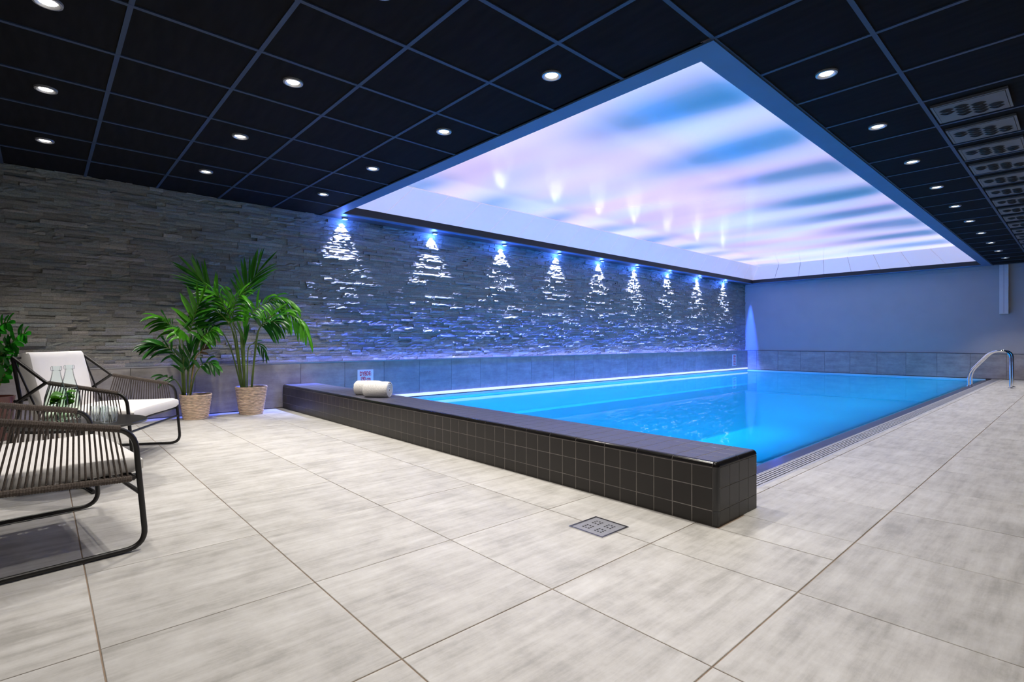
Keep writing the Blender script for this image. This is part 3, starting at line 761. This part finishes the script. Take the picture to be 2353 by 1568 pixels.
for k in range(nv):
    yy = 4.887 + GS * k
    lab = ['nearest grey air vent, at the right edge below the top corner', 'second grey air vent from the front', 'third grey air vent from the front', 'fourth grey air vent from the front', 'fifth grey air vent from the front'][k] if k < 5 else '%s grey air vent from the front, far along the dark ceiling' % VN[k - 5]
    o = v0 if k == 0 else dup(v0, (0, 0, 0), lab)
    o['label'] = lab; o.location = (-0.545, yy, 2.5)

# ------------------------------------------------------------------ white casing on the back wall
t = thing('wall_casing', 'narrow white boxed casing hanging from the ceiling on the back wall', 'casing', (-1.2, YB - 0.03, 1.44))
MB().quad_box((-0.072, -0.07, 0), (0.072, 0.03, 1.06)).build('box', M['white_box'], t)
MB().quad_box((-0.076, -0.074, -0.006), (0.076, 0.03, 0.0)).build('end_cap', M['white_box'], t)
MB().quad_box((-0.002, -0.0715, 0.01), (0.002, -0.07, 1.06)).build('seam', M['grid'], t)

# ------------------------------------------------------------------ pool handrail
hr = thing('pool_handrail', 'curved chrome double handrail at the far end of the pool edge', 'handrail', (-1.2, 12.95, 0))
for dy in (-0.19, 0.19):
    pts = round_path([(-0.27, dy, 0.0), (-0.27, dy, 0.25), (0.04, dy, 0.66), (0.30, dy, 0.66), (0.30, dy, 0.0)], [0, 0.12, 0.22, 0.24, 0], 10)
    MB().tube(pts, 0.018, 12).build('rail', M['chrome'], hr, smooth=True)
    for xx in (-0.27, 0.30):
        fl = MB(); fl.lathe([(0.042, 0.0), (0.042, 0.006), (0.022, 0.016)], 16); fl.build('flange', M['chrome'], hr, (xx, dy, 0), smooth=True)

# ------------------------------------------------------------------ floor drain
dr = thing('floor_drain', 'square stainless floor drain with perforated plate set in the tiles', 'drain', (-1.476, 1.866, 0))
fr_ = MB()
for a, c in (((-0.095, -0.097, 0.0), (0.095, -0.087, 0.0035)), ((-0.095, 0.087, 0.0), (0.095, 0.097, 0.0035)), ((-0.095, -0.087, 0.0), (-0.085, 0.087, 0.0035)), ((0.085, -0.087, 0.0), (0.095, 0.087, 0.0035))): fr_.quad_box(a, c)
fr_.build('frame', M['steel'], dr)
MB().quad_box((-0.084, -0.086, 0.0005), (0.084, 0.086, 0.0022)).build('plate', M['steel_dull'], dr)
holes = MB()
for gx_ in (-1, 1):
    for gy_ in (-1, 1):
        for a in (-1, 0, 1):
            for c in (-1, 0, 1):
                if a == c == 0 : continue
                hx, hy = gx_ * 0.034 + a * 0.0155, gy_ * 0.034 + c * 0.0155
                i0 = len(holes.v)
                for q in range(8): holes.v.append((hx + 0.0054 * math.cos(q * math.pi / 4), hy + 0.0054 * math.sin(q * math.pi / 4), 0.0026))
                holes.f.append(tuple(range(i0, i0 + 8)))
stuff(holes.build('holes', M['vent_dark'], dr))

# ------------------------------------------------------------------ depth signs
def text_mesh(txt_, size, mat):
    c = bpy.data.curves.new('t', 'FONT'); c.body = txt_; c.size = size; c.align_x = 'CENTER'; c.extrude = 0.0006; c.resolution_u = 3; c.offset = 0.0016
    o = bpy.data.objects.new('t', c); COL.objects.link(o)
    dg = bpy.context.evaluated_depsgraph_get(); dg.update()
    me = bpy.data.meshes.new_from_object(o.evaluated_get(dg)); bpy.data.objects.remove(o)
    me.materials.clear(); me.materials.append(mat); me.name = 'lettering'
    return me
T1, T2 = text_mesh('DYBDE:', 0.074, M['sign_red']), text_mesh('190 cm', 0.074, M['sign_red'])
def sign(y, zc, h, label):
    t = thing('depth_sign', label, 'sign', (XW + 0.004, y, zc), 0, 'pool depth signs')
    MB().quad_box((-0.003, -0.118, -h / 2), (0.002, 0.118, h / 2)).build('plate', M['sign'], t)
    rows_ = ((T1, h / 2 - 0.083), (T2, h / 2 - 0.155))
    if h > 0.3: rows_ += ((T1, h / 2 - 0.232), (T2, h / 2 - 0.305))
    for me, z in rows_:
        o = put('lettering', me, t, (0.0027, 0, z), (R(90), 0, R(90))); o.scale = (0.70, 1.10, 1); o['label'] = 'red lettering'
sign(3.364, 0.315, 0.25, 'white depth sign with red DYBDE 190 cm behind the rolled towels')
sign(14.73, 0.29, 0.33, 'small white depth sign near the far corner of the stone wall')

# ------------------------------------------------------------------ rolled towels
def towel(loc, rz, L, rad, label, seed):
    t = thing('rolled_towel', label, 'towel', loc, rz, 'rolled white towels on the bench')
    rr = random.Random(seed); mb = MB(); n_, k_ = 36, 14
    for i in range(k_ + 1):
        u = i / k_; e = min(u, 1 - u) * L
        infl = 1.0 - 0.10 * max(0, 1 - e / 0.02) ** 2
        for j in range(n_):
            a = 2 * math.pi * j / n_
            r = rad * infl * (1 + 0.02 * math.sin(3 * a + 5 * u) + rr.uniform(-0.006, 0.006))
            if 0.9 < a < 1.15: r *= 1.06
            z = r * math.sin(a); z = max(z, -rad * 0.90) 
            mb.v.append((-L / 2 + L * u + (rr.uniform(-0.003, 0.003) if i in (0, k_) else 0), r * math.cos(a) * 1.05, z + rad * 0.90))
    for i in range(k_):
        for j in range(n_): mb.f.append((i * n_ + j, i * n_ + (j + 1) % n_, (i + 1) * n_ + (j + 1) % n_, (i + 1) * n_ + j))
    mb.build('outer_wrap', M['towel'], t, smooth=True)
    for s in (-1, 1):
        sp = MB(); turns = 3.2; st = 70; x0 = s * (L / 2 - 0.004)
        for q in range(st + 1):
            a = 2 * math.pi * turns * q / st; r = rad * (0.10 + 0.80 * q / st)
            th = 0.0085
            for rr_, dx in ((r - th, 0), (r - th * 0.5, s * 0.007), (r + th, s * 0.006), (r + th * 1.4, 0)):
                sp.v.append((x0 + dx, rr_ * math.cos(a) * 1.05, max(rr_ * math.sin(a), -rad * 0.88) + rad * 0.90))
        for q in range(st):
            for k in range(3): i0 = q * 4 + k; sp.f.append((i0, i0 + 1, i0 + 5, i0 + 4))
        sp.build('spiral_end', M['towel'], t, smooth=True)
towel((-4.66, 2.445, BH), R(38), 0.245, 0.079, 'front rolled white towel lying on the tiled bench', 1)
towel((-4.918, 2.475, BH), R(38), 0.25, 0.076, 'rear rolled white towel, partly hidden behind the other towel', 2)

# ------------------------------------------------------------------ lounge chairs
def make_chair(label):
    t = thing('lounge_chair', label, 'lounge chair', (0, 0, 0), 0, 'rope-armed lounge chairs')
    Wd = 0.405     # half width; local +y is forward, front feet at y = 0
    RT = 0.0105
    for s in (-1, 1):
        x = s * Wd
        # leg + arm + skid in one bent tube
        pts = round_path([(x * 0.985, -0.60, 0.455), (x * 0.985, -0.70, 0.0125), (x, 0.028, 0.0125), (x, -0.012, 0.485), (x, -0.462, 0.572), (x * 0.97, -0.65, 0.735)], [0, 0.08, 0.075, 0.075, 0.012, 0], 7)
        MB().tube(pts, RT, 10).build('side_frame', M['chair_metal'], t, smooth=True)
        MB().tube([(x, -0.462, 0.572), (x * 0.985, -0.625, 0.448)], RT, 10).build('arm_brace', M['chair_metal'], t, smooth=True)
        MB().tube([(x * 0.97, -0.65, 0.735), (x * 0.985, -0.602, 0.45)], RT, 10).build('back_post', M['chair_metal'], t, smooth=True)
        MB().tube([(x, -0.012, 0.292), (x, -0.52, 0.318)], 0.0085, 8).build('seat_rail', M['chair_metal'], t, smooth=True)
        MB().tube([(x * 0.97, -0.65, 0.735), (x * 0.93, -0.50, 0.32)], 0.006, 8).build('back_stay', M['chair_metal'], t, smooth=True)
        # rope wound round arm and seat rail
        A0, A1 = Vector((x, -0.060, 0.4945)), Vector((x, -0.450, 0.570))
        B0, B1 = Vector((x, -0.022, 0.2925)), Vector((x, -0.515, 0.318))
        for p0, p1, r0 in ((A0, A1, 0.0150), (B0, B1, 0.0135)):
            k_ = 120; P = [p0.lerp(p1, i / k_) for i in range(k_ + 1)]
            MB().tube(P, [r0 * (1.0 if i % 2 else 0.86) for i in range(k_ + 1)], 8).build('rope_wrap', M['rope'], t, smooth=True)
        ns = 26
        for i in range(ns):
            u = (i + 0.5) / ns
            a = A0.lerp(A1, u * 0.985); b_ = B0.lerp(B1, u)
            MB().tube([a, a.lerp(b_, 0.5), b_], 0.0034, 6, caps=False).build('rope', M['rope'], t, smooth=True)
    MB().tube([(-Wd, -0.012, 0.295), (Wd, -0.012, 0.295)], 0.0085, 8).build('front_rail', M['chair_metal'], t, smooth=True)
    MB().tube([(-Wd, 0.006, 0.232), (Wd, 0.006, 0.232)], 0.0085, 8).build('stretcher', M['chair_metal'], t, smooth=True)
    MB().tube([(-Wd * 0.985, -0.635, 0.455), (Wd * 0.985, -0.635, 0.455)], 0.0095, 8).build('rear_rail', M['chair_metal'], t, smooth=True)
    MB().tube([(-Wd * 0.97, -0.655, 0.73), (Wd * 0.97, -0.655, 0.73)], 0.008, 8).build('top_rail', M['chair_metal'], t, smooth=True)
    # seat sling under the cushion
    sl = MB()
    for q in range(8): yq = -0.05 - 0.06 * q; sl.quad_box((-Wd, yq, 0.300 - 0.001), (Wd, yq + 0.03, 0.303))
    stuff(sl.build('seat_webbing', M['rope'], t))
    def cushion(name, w_, l_, th, loc, rx, bulge):
        mb = MB(); nx2, ny2 = 14, 14
        def prof(u):
            e = min(u, 1 - u)
            return 1.0 if e > 0.055 else math.sqrt(max(0, 1 - (1 - e / 0.055) ** 2))
        for side in (1, -1):
            for i in range(nx2 + 1):
                for j in range(ny2 + 1):
                    u, v = 0.5 - 0.5 * math.cos(math.pi * i / nx2), 0.5 - 0.5 * math.cos(math.pi * j / ny2)
                    h = th * 0.5 * (0.45 + 0.55 * prof(u) * prof(v)) + bulge * math.sin(math.pi * u) * math.sin(math.pi * v) * (1 if side > 0 else 0.1)
                    wob = 0.0025 * math.sin(9 * u + 3 * v) * math.sin(7 * v)
                    cr = 0.012 * (1 - prof(u)) ; cr2 = 0.012 * (1 - prof(v))
                    mb.v.append(((u - 0.5) * (w_ - 2 * cr2 * 0), (v - 0.5) * l_, side * (h if side > 0 else h) + wob))
        S = (nx2 + 1) * (ny2 + 1)
        for i in range(nx2):
            for j in range(ny2):
                q = i * (ny2 + 1) + j
                mb.f.append((q, q + ny2 + 1, q + ny2 + 2, q + 1)); mb.f.append((S + q, S + q + 1, S + q + ny2 + 2, S + q + ny2 + 1))
        ring = [i * (ny2 + 1) for i in range(nx2 + 1)] + [nx2 * (ny2 + 1) + j for j in range(1, ny2 + 1)] + [i * (ny2 + 1) + ny2 for i in range(nx2 - 1, -1, -1)] + [j for j in range(ny2 - 1, 0, -1)]
        L = len(ring)
        for i in range(L): a_, b2 = ring[i], ring[(i + 1) % L]; mb.f.append((a_, S + a_, S + b2, b2))
        return mb.build(name, M['cushion'], t, loc, (rx, 0, 0), smooth=True)
    cushion('seat_cushion', 0.765, 0.545, 0.075, (0, -0.25, 0.338), R(1.0), 0.012)
    cushion('back_cushion', 0.63, 0.46, 0.090, (0, -0.597, 0.535), R(102), 0.010)
    return t
c1 = make_chair('dark rope-armed lounge chair in the left foreground, cut by the frame')
c1.location = (-2.955, 0.24, 0); c1.rotation_euler = (0, 0, math.atan2(0.12, 0.99))
c2 = dup(c1, (-4.62, 0.625, 0), 'rope-armed lounge chair with white back cushion beyond the round table', -math.atan2(0.48, 0.877))

# ------------------------------------------------------------------ side table with bottles and glasses
tb = thing('side_table', 'low round black side table between the two lounge chairs', 'table', (-3.92, 0.17, 0))
tp = MB(); tp.lathe([(0.0, 0.352), (0.30, 0.352), (0.318, 0.356), (0.32, 0.366), (0.316, 0.37), (0.0, 0.37)], 48); tp.build('table_top', M['table_black'], tb, smooth=True)
MB().tube([(0, 0, 0.012), (0, 0, 0.352)], 0.018, 14).build('pole', M['table_black'], tb, smooth=True)
for k in range(2):
    a = R(10 + 90 * k); MB().tube([(-0.27 * math.cos(a), -0.27 * math.sin(a), 0.011), (0.27 * math.cos(a), 0.27 * math.sin(a), 0.011)], 0.010, 8).build('foot_bar', M['table_black'], tb, smooth=True)
def leaf_blade(L, W, curl, fold=0.25, n=5):
    """leaf along +y, face +z"""
    mb = MB()
    for i in range(n + 1):
        u = i / n; w_ = W * (math.sin(math.pi * min(1, u * 0.92 + 0.08)) ** 0.8 if i < n else 0.02)
        z = -curl * L * u * u; y_ = L * u * (1 - 0.25 * abs(curl) * u)
        mb.v += [(-w_ / 2, y_, z + fold * w_ / 2), (0, y_, z), (w_ / 2, y_, z + fold * w_ / 2)]
    for i in range(n):
        q = i * 3; mb.f += [(q, q + 1, q + 4, q + 3), (q + 1, q + 2, q + 5, q + 4)]
    return mb
def make_bottle(loc, label, seed):
    t = thing('water_bottle', label, 'bottle', loc, 0, 'clear glass water bottles with leaves')
    out = [(0.0, 0.0), (0.050, 0.0), (0.0545, 0.006), (0.0545, 0.115), (0.0520, 0.145), (0.042, 0.190), (0.031, 0.230), (0.0235, 0.262), (0.0195, 0.288), (0.0185, 0.300), (0.0240, 0.302), (0.0245, 0.318), (0.0225, 0.326)]
    inn = [(0.0175, 0.326), (0.0160, 0.300), (0.0168, 0.288), (0.0208, 0.262), (0.0282, 0.230), (0.039, 0.190), (0.0490, 0.145), (0.0515, 0.115), (0.0515, 0.010), (0.048, 0.007), (0.0, 0.007)]
    g = MB(); g.lathe(out + inn, 28); g.build('bottle_body', M['glass'], t, smooth=True)
    wv = MB(); wv.lathe([(0.0, 0.0078), (0.0475, 0.0078), (0.0510, 0.011), (0.0510, 0.115), (0.0485, 0.145), (0.0385, 0.190), (0.0, 0.190)], 24); wv.build('drink', M['drink'], t, smooth=True)
    rr = random.Random(seed)
    for k in range(9):
        lf = leaf_blade(rr.uniform(0.050, 0.064), rr.uniform(0.036, 0.048), rr.uniform(0.2, 0.6), 0.3)
        a = rr.uniform(0, 6.28)
        lf.build('leaf', M['mint'], t, (-0.032 * math.cos(a), -0.032 * math.sin(a), rr.uniform(0.105, 0.165)), (R(rr.uniform(-25, 30)), R(rr.uniform(-50, 50)), a - 1.57), smooth=True)
    return t
make_bottle((-3.945, 0.065, 0.3705), 'glass bottle of water with green leaves, nearer one on the table', 3)
make_bottle((-4.095, 0.125, 0.3705), 'glass bottle of water with green leaves, standing behind the other bottle', 5)
def make_glass(loc, label):
    t = thing('drinking_glass', label, 'glass', loc, 0, 'ribbed tumblers on the side table')
    n_ = 48
    g = MB(); g.lathe([(0.0001, 0.0), (0.036, 0.0), (0.0385, 0.004), (0.0395, 0.03), (0.0405, 0.088), (0.0395, 0.0895), (0.0385, 0.088), (0.0365, 0.03), (0.034, 0.014), (0.0001, 0.012)], n_,
                      lambda i, j: 1.0 + (0.022 if j % 2 and i in (2, 3) else 0))
    g.build('tumbler', M['ribbed_glass'], t, smooth=True)
make_glass((-3.90, 0.255, 0.3705), 'left ribbed glass tumbler on the round black table')
make_glass((-3.785, 0.290, 0.3705), 'right ribbed glass tumbler on the round black table, nearer its edge')

# ------------------------------------------------------------------ palms in baskets
def basket(t, h, r0, r1):
    prof = []; n_c = int(h / 0.017)
    for i in range(n_c * 4 + 1):
        u = i / (n_c * 4); r = r0 + (r1 - r0) * u
        prof.append((r + 0.0065 * abs(math.sin(u * n_c * math.pi)), u * h))
    prof = [(0.0, 0.0), (r0 * 0.96, 0.0)] + prof + [(r1 + 0.004, h + 0.004), (r1 - 0.008, h + 0.003), (r1 - 0.012, h - 0.05)]
    rr = random.Random(int(h * 1000)); wob = [[rr.uniform(-0.006, 0.006) for _ in range(40)] for _ in range(len(prof))]
    mb = MB(); mb.lathe(prof, 40, lambda i, j: 1 + wob[i][j] + 0.010 * math.sin(j * 1.7 + i * 0.8)); mb.build('basket', M['basket'], t, smooth=True)
    so = MB(); so.lathe([(r1 - 0.012, h - 0.035), (r1 * 0.5, h - 0.025), (0.003, h - 0.022)], 24); so.build('soil', M['soil'], t, smooth=True)
def orient(d, up):
    y_ = Vector(d).normalized(); z_ = Vector(up) - y_ * Vector(up).dot(y_)
    if z_.length < 1e-4: z_ = Vector((1, 0, 0)) - y_ * y_.x
    z_.normalize(); x_ = y_.cross(z_)
    return Matrix((x_, y_, z_)).transposed()
VIEW = Vector((0.741, -0.671, 0.0))
def leaflet_mesh(p0, d, L, W, droop, face, name, mat, parent, xmin, n=5):
    """strip that starts at p0, leaves along d and sags with gravity"""
    mb = MB(); d = Vector(d).normalized(); p = Vector(p0); step = L / n
    prev = None
    for i in range(n + 1):
        u = i / n
        w_ = W * (0.35 + 0.65 * math.sin(math.pi * min(1, 0.15 + 0.85 * u) * 0.98)) if i < n else W * 0.04
        if i == 0: w_ = W * 0.45
        side = d.cross(face)
        if side.length < 1e-3: side = d.cross(Vector((0, 0, 1)))
        side.normalize(); nrm = side.cross(d).normalized()
        q = p
        mb.v += [tuple(q - side * w_ / 2 + nrm * w_ * 0.14), tuple(q), tuple(q + side * w_ / 2 + nrm * w_ * 0.14)]
        d = (d + Vector((0, 0, -droop / n))).normalized()
        p = p + d * step
        if p.x < xmin: p.x = xmin; d.x = max(d.x, 0.0); d.normalize()
    for i in range(n):
        q = i * 3; mb.f += [(q, q + 1, q + 4, q + 3), (q + 1, q + 2, q + 5, q + 4)]
    return mb.build(name, mat, parent, smooth=True)
def frond(t, pts, start, n_leaf, L, W, spread, droop, leaf_m, pet_m, r0=0.008, seed=1, xmin=-0.26):
    path = spline(pts, 8); k_ = len(path)
    fo = MB().tube(path, [r0 * (1 - 0.75 * i / k_) for i in range(k_)], 6).build('frond', pet_m, t, smooth=True)
    rr = random.Random(seed); i0 = int(k_ * start)
    for q in range(n_leaf):
        u = q / max(1, n_leaf - 1); idx = min(k_ - 2, int(i0 + (k_ - 1 - i0) * u)); p = path[idx]
        tan = (path[idx + 1] - path[idx]).normalized()
        side = tan.cross(VIEW).normalized() * (1 if q % 2 else -1)
        ang = spread * (1 - 0.65 * u) * rr.uniform(0.85, 1.15)
        d = tan * math.cos(ang) + side * math.sin(ang) + VIEW * rr.uniform(-0.15, 0.35)
        ll = L * (0.62 + 0.38 * math.sin(math.pi * (0.15 + 0.7 * u))) * rr.uniform(0.85, 1.1)
        if u > 0.9: d = tan; 
        leaflet_mesh(p, d, ll, W * rr.uniform(0.85, 1.15), droop * rr.uniform(0.6, 1.3), (VIEW + Vector((0, 0, 0.7))), 'leaflet', leaf_m, fo, xmin)
tall = thing('potted_palm', 'tall kentia palm in a woven basket beside the end of the bench', 'plant', (-6.47, 1.80, 0), 0, 'palms in woven baskets')
basket(tall, 0.315, 0.120, 0.165)
G, D = M['palm_leaf'], M['palm_leaf_dark']; PT = M['petiole']
TALL = [
   ([[-0.075, -0.083, 0.296], [-0.096, -0.16, 0.887], [-0.102, -0.236, 1.142], [-0.126, -0.341, 1.337], [-0.141, -0.441, 1.472], [-0.133, -0.519, 1.571]], 0.56, 20, 0.34, 0.036, 0.75, 0.15, G),
   ([[-0.052, -0.058, 0.296], [-0.092, -0.091, 0.945], [-0.096, -0.081, 1.186], [-0.082, -0.05, 1.38], [-0.048, 0.004, 1.526], [0.017, 0.093, 1.672]], 0.52, 22, 0.36, 0.036, 0.7, 0.15, G),
   ([[-0.046, -0.051, 0.296], [-0.033, -0.063, 0.849], [0.023, -0.034, 1.078], [0.114, 0.029, 1.21], [0.232, 0.119, 1.288], [0.351, 0.207, 1.305], [0.476, 0.302, 1.247]], 0.42, 24, 0.27, 0.034, 1.0, 1.5, G),
   ([[-0.001, -0.001, 0.296], [0.076, 0.031, 0.848], [0.156, 0.053, 1.0], [0.292, 0.127, 1.116], [0.467, 0.241, 1.137], [0.618, 0.324, 1.06], [0.746, 0.376, 0.912]], 0.40, 26, 0.27, 0.034, 1.0, 1.7, G),
   ([[0.006, 0.006, 0.296], [0.066, 0.016, 0.61], [0.154, 0.04, 0.962], [0.272, 0.089, 1.045], [0.408, 0.153, 1.062]], 0.55, 12, 0.30, 0.042, 0.9, 1.2, D),
   ([[-0.065, -0.072, 0.296], [-0.055, -0.136, 0.848], [-0.017, -0.193, 1.037], [0.016, -0.264, 1.183], [0.066, -0.326, 1.289], [0.118, -0.391, 1.364]], 0.42, 24, 0.29, 0.036, 0.85, 0.7, G),
   ([[-0.059, -0.065, 0.296], [-0.024, -0.092, 0.848], [-0.026, -0.178, 1.037], [0.043, -0.195, 1.185], [0.141, -0.186, 1.31], [0.268, -0.152, 1.378]], 0.42, 24, 0.30, 0.038, 0.9, 0.9, G),
   ([[-0.078, -0.086, 0.296], [-0.053, -0.145, 0.801], [-0.008, -0.208, 0.989], [0.015, -0.306, 1.126], [0.029, -0.424, 1.176], [0.045, -0.546, 1.126]], 0.45, 22, 0.27, 0.034, 0.95, 1.3, D),
   ([[-0.078, -0.086, 0.296], [-0.093, -0.178, 0.706], [-0.084, -0.266, 0.914], [-0.059, -0.347, 0.988], [-0.033, -0.435, 0.968], [-0.0, -0.521, 0.857]], 0.5, 14, 0.26, 0.036, 0.9, 1.5, D),
   ([[-0.033, -0.036, 0.296], [-0.03, -0.033, 0.56], [-0.02, -0.022, 0.762], [0.025, 0.028, 0.81], [0.077, 0.085, 0.772], [0.109, 0.12, 0.685]], 0.55, 9, 0.16, 0.020, 0.8, 1.5, D),
   ([[-0.052, -0.058, 0.296], [-0.041, -0.065, 0.609], [-0.019, -0.067, 0.848], [0.008, -0.065, 1.077]], 0.55, 6, 0.30, 0.045, 0.25, 0.05, G)]
for i, (p, st, n_, L, W_, sp, dp, mt) in enumerate(TALL): frond(tall, p, st, int(n_ * 1.2), L, W_ * 0.82, sp, dp, mt, PT, 0.0085, 20 + i)
short = thing('potted_palm', 'shorter palm with one yellow stalk in a woven basket behind the far lounge chair', 'plant', (-6.46, 1.24, 0), 0, 'palms in woven baskets')
basket(short, 0.265, 0.115, 0.150)
SHORT = [
   ([[-0.057, -0.063, 0.24], [-0.04, -0.066, 0.515], [-0.012, -0.063, 0.785], [0.03, -0.047, 0.981], [0.086, -0.019, 1.14], [0.154, 0.021, 1.298]], 0.55, 16, 0.27, 0.044, 0.9, 0.4, G, PT),
   ([[-0.087, -0.096, 0.24], [-0.065, -0.115, 0.605], [-0.042, -0.146, 0.856], [-0.032, -0.196, 0.962], [-0.032, -0.263, 1.04], [-0.029, -0.33, 1.081]], 0.5, 14, 0.23, 0.040, 0.9, 1.0, G, PT),
   ([[-0.09, -0.099, 0.24], [-0.063, -0.123, 0.516], [-0.037, -0.165, 0.652], [-0.029, -0.234, 0.759], [-0.027, -0.315, 0.795], [-0.027, -0.402, 0.787]], 0.45, 14, 0.22, 0.042, 0.9, 0.9, D, PT),
   ([[-0.081, -0.089, 0.24], [-0.021, -0.107, 0.607], [0.059, -0.129, 0.821], [0.143, -0.158, 0.925], [0.228, -0.195, 0.966]], 0.6, 11, 0.20, 0.040, 1.0, 1.6, G, PT),
   ([[-0.045, -0.049, 0.24], [0.013, -0.029, 0.561], [0.086, -0.004, 0.749], [0.17, 0.026, 0.874], [0.268, 0.068, 0.935], [0.368, 0.108, 0.96]], 0.55, 12, 0.22, 0.042, 0.9, 1.2, G, PT),
   ([[-0.042, -0.046, 0.24], [-0.005, -0.033, 0.47], [0.048, -0.012, 0.651], [0.109, 0.015, 0.714], [0.196, 0.067, 0.785]], 0.68, 6, 0.14, 0.030, 0.5, 0.5, M['dead_leaf'], M['petiole_dead']),
   ([[-0.039, -0.043, 0.24], [0.021, -0.03, 0.391], [0.099, -0.014, 0.501], [0.207, 0.026, 0.592], [0.317, 0.065, 0.612], [0.43, 0.102, 0.589]], 0.5, 10, 0.18, 0.042, 0.9, 1.0, D, PT),
   ([[-0.093, -0.103, 0.24], [-0.056, -0.132, 0.338], [-0.019, -0.183, 0.423], [0.02, -0.242, 0.455], [0.054, -0.313, 0.486]], 0.55, 6, 0.16, 0.036, 1.0, 1.0, D, PT),
   ([[-0.057, -0.063, 0.24], [-0.023, -0.065, 0.426], [0.027, -0.062, 0.607], [0.08, -0.061, 0.785]], 0.5, 8, 0.20, 0.040, 0.5, 0.3, D, PT),
   ([[-0.075, -0.083, 0.24], [-0.034, -0.097, 0.427], [0.021, -0.115, 0.564], [0.073, -0.143, 0.698]], 0.5, 8, 0.20, 0.040, 0.6, 0.5, D, PT)]
for i, (p, st, n_, L, W_, sp, dp, mt, pm) in enumerate(SHORT): frond(short, p, st, int(n_ * 1.15), L, W_ * 0.88, sp, dp, mt, pm, 0.008, 50 + i)

# ------------------------------------------------------------------ ZZ plant at the left edge
zz = thing('potted_zz_plant', 'glossy leafy plant in a dark red pot at the left edge', 'plant', (-6.2, -0.32, 0))
pt = MB(); pt.lathe([(0.0, 0.0), (0.13, 0.0), (0.138, 0.01), (0.158, 0.36), (0.160, 0.372), (0.150, 0.372), (0.146, 0.33)], 40); pt.build('pot', M['zz_pot'], zz, smooth=True)
so = MB(); so.lathe([(0.147, 0.345), (0.06, 0.352), (0.003, 0.354)], 24); so.build('soil', M['soil'], zz, smooth=True)
STEMS = [[[0.009, 0.01, 0.34], [0.128, 0.067, 0.597], [0.247, 0.123, 0.779], [0.376, 0.191, 0.886], [0.47, 0.23, 0.90]],
  [[0.004, 0.005, 0.34], [0.08, 0.014, 0.706], [0.17, 0.038, 0.887], [0.281, 0.086, 0.975], [0.38, 0.13, 0.99]],
  [[0.021, 0.024, 0.34], [0.141, 0.081, 0.525], [0.259, 0.137, 0.64], [0.376, 0.191, 0.70]],
  [[-0.015, -0.017, 0.34], [0.019, -0.054, 0.778], [0.054, -0.089, 0.994]],
  [[0.014, 0.016, 0.34], [0.116, 0.054, 0.633], [0.223, 0.097, 0.78], [0.34, 0.152, 0.83]]]
for i, s in enumerate(STEMS):
    path = spline(s, 8); k_ = len(path)
    st = MB().tube(path, [0.009 * (1 - 0.6 * q / k_) for q in range(k_)], 6).build('stem', PT, zz, smooth=True)
    rr = random.Random(90 + i); n_ = 16
    for q in range(n_):
        u = 0.25 + 0.75 * q / (n_ - 1); idx = min(k_ - 2, int((k_ - 1) * u)); tan = (path[idx + 1] - path[idx]).normalized()
        side = tan.cross(VIEW).normalized() * (1 if q % 2 else -1)
        d = tan * 0.75 + side * 0.8 + VIEW * rr.uniform(-0.3, 0.5)
        if q == n_ - 1: d = tan
        leaflet_mesh(path[idx], d, rr.uniform(0.085, 0.115), rr.uniform(0.042, 0.052), 0.3, VIEW + Vector((0, 0, 0.9)), 'leaf', M['zz_leaf'], st, -0.45)
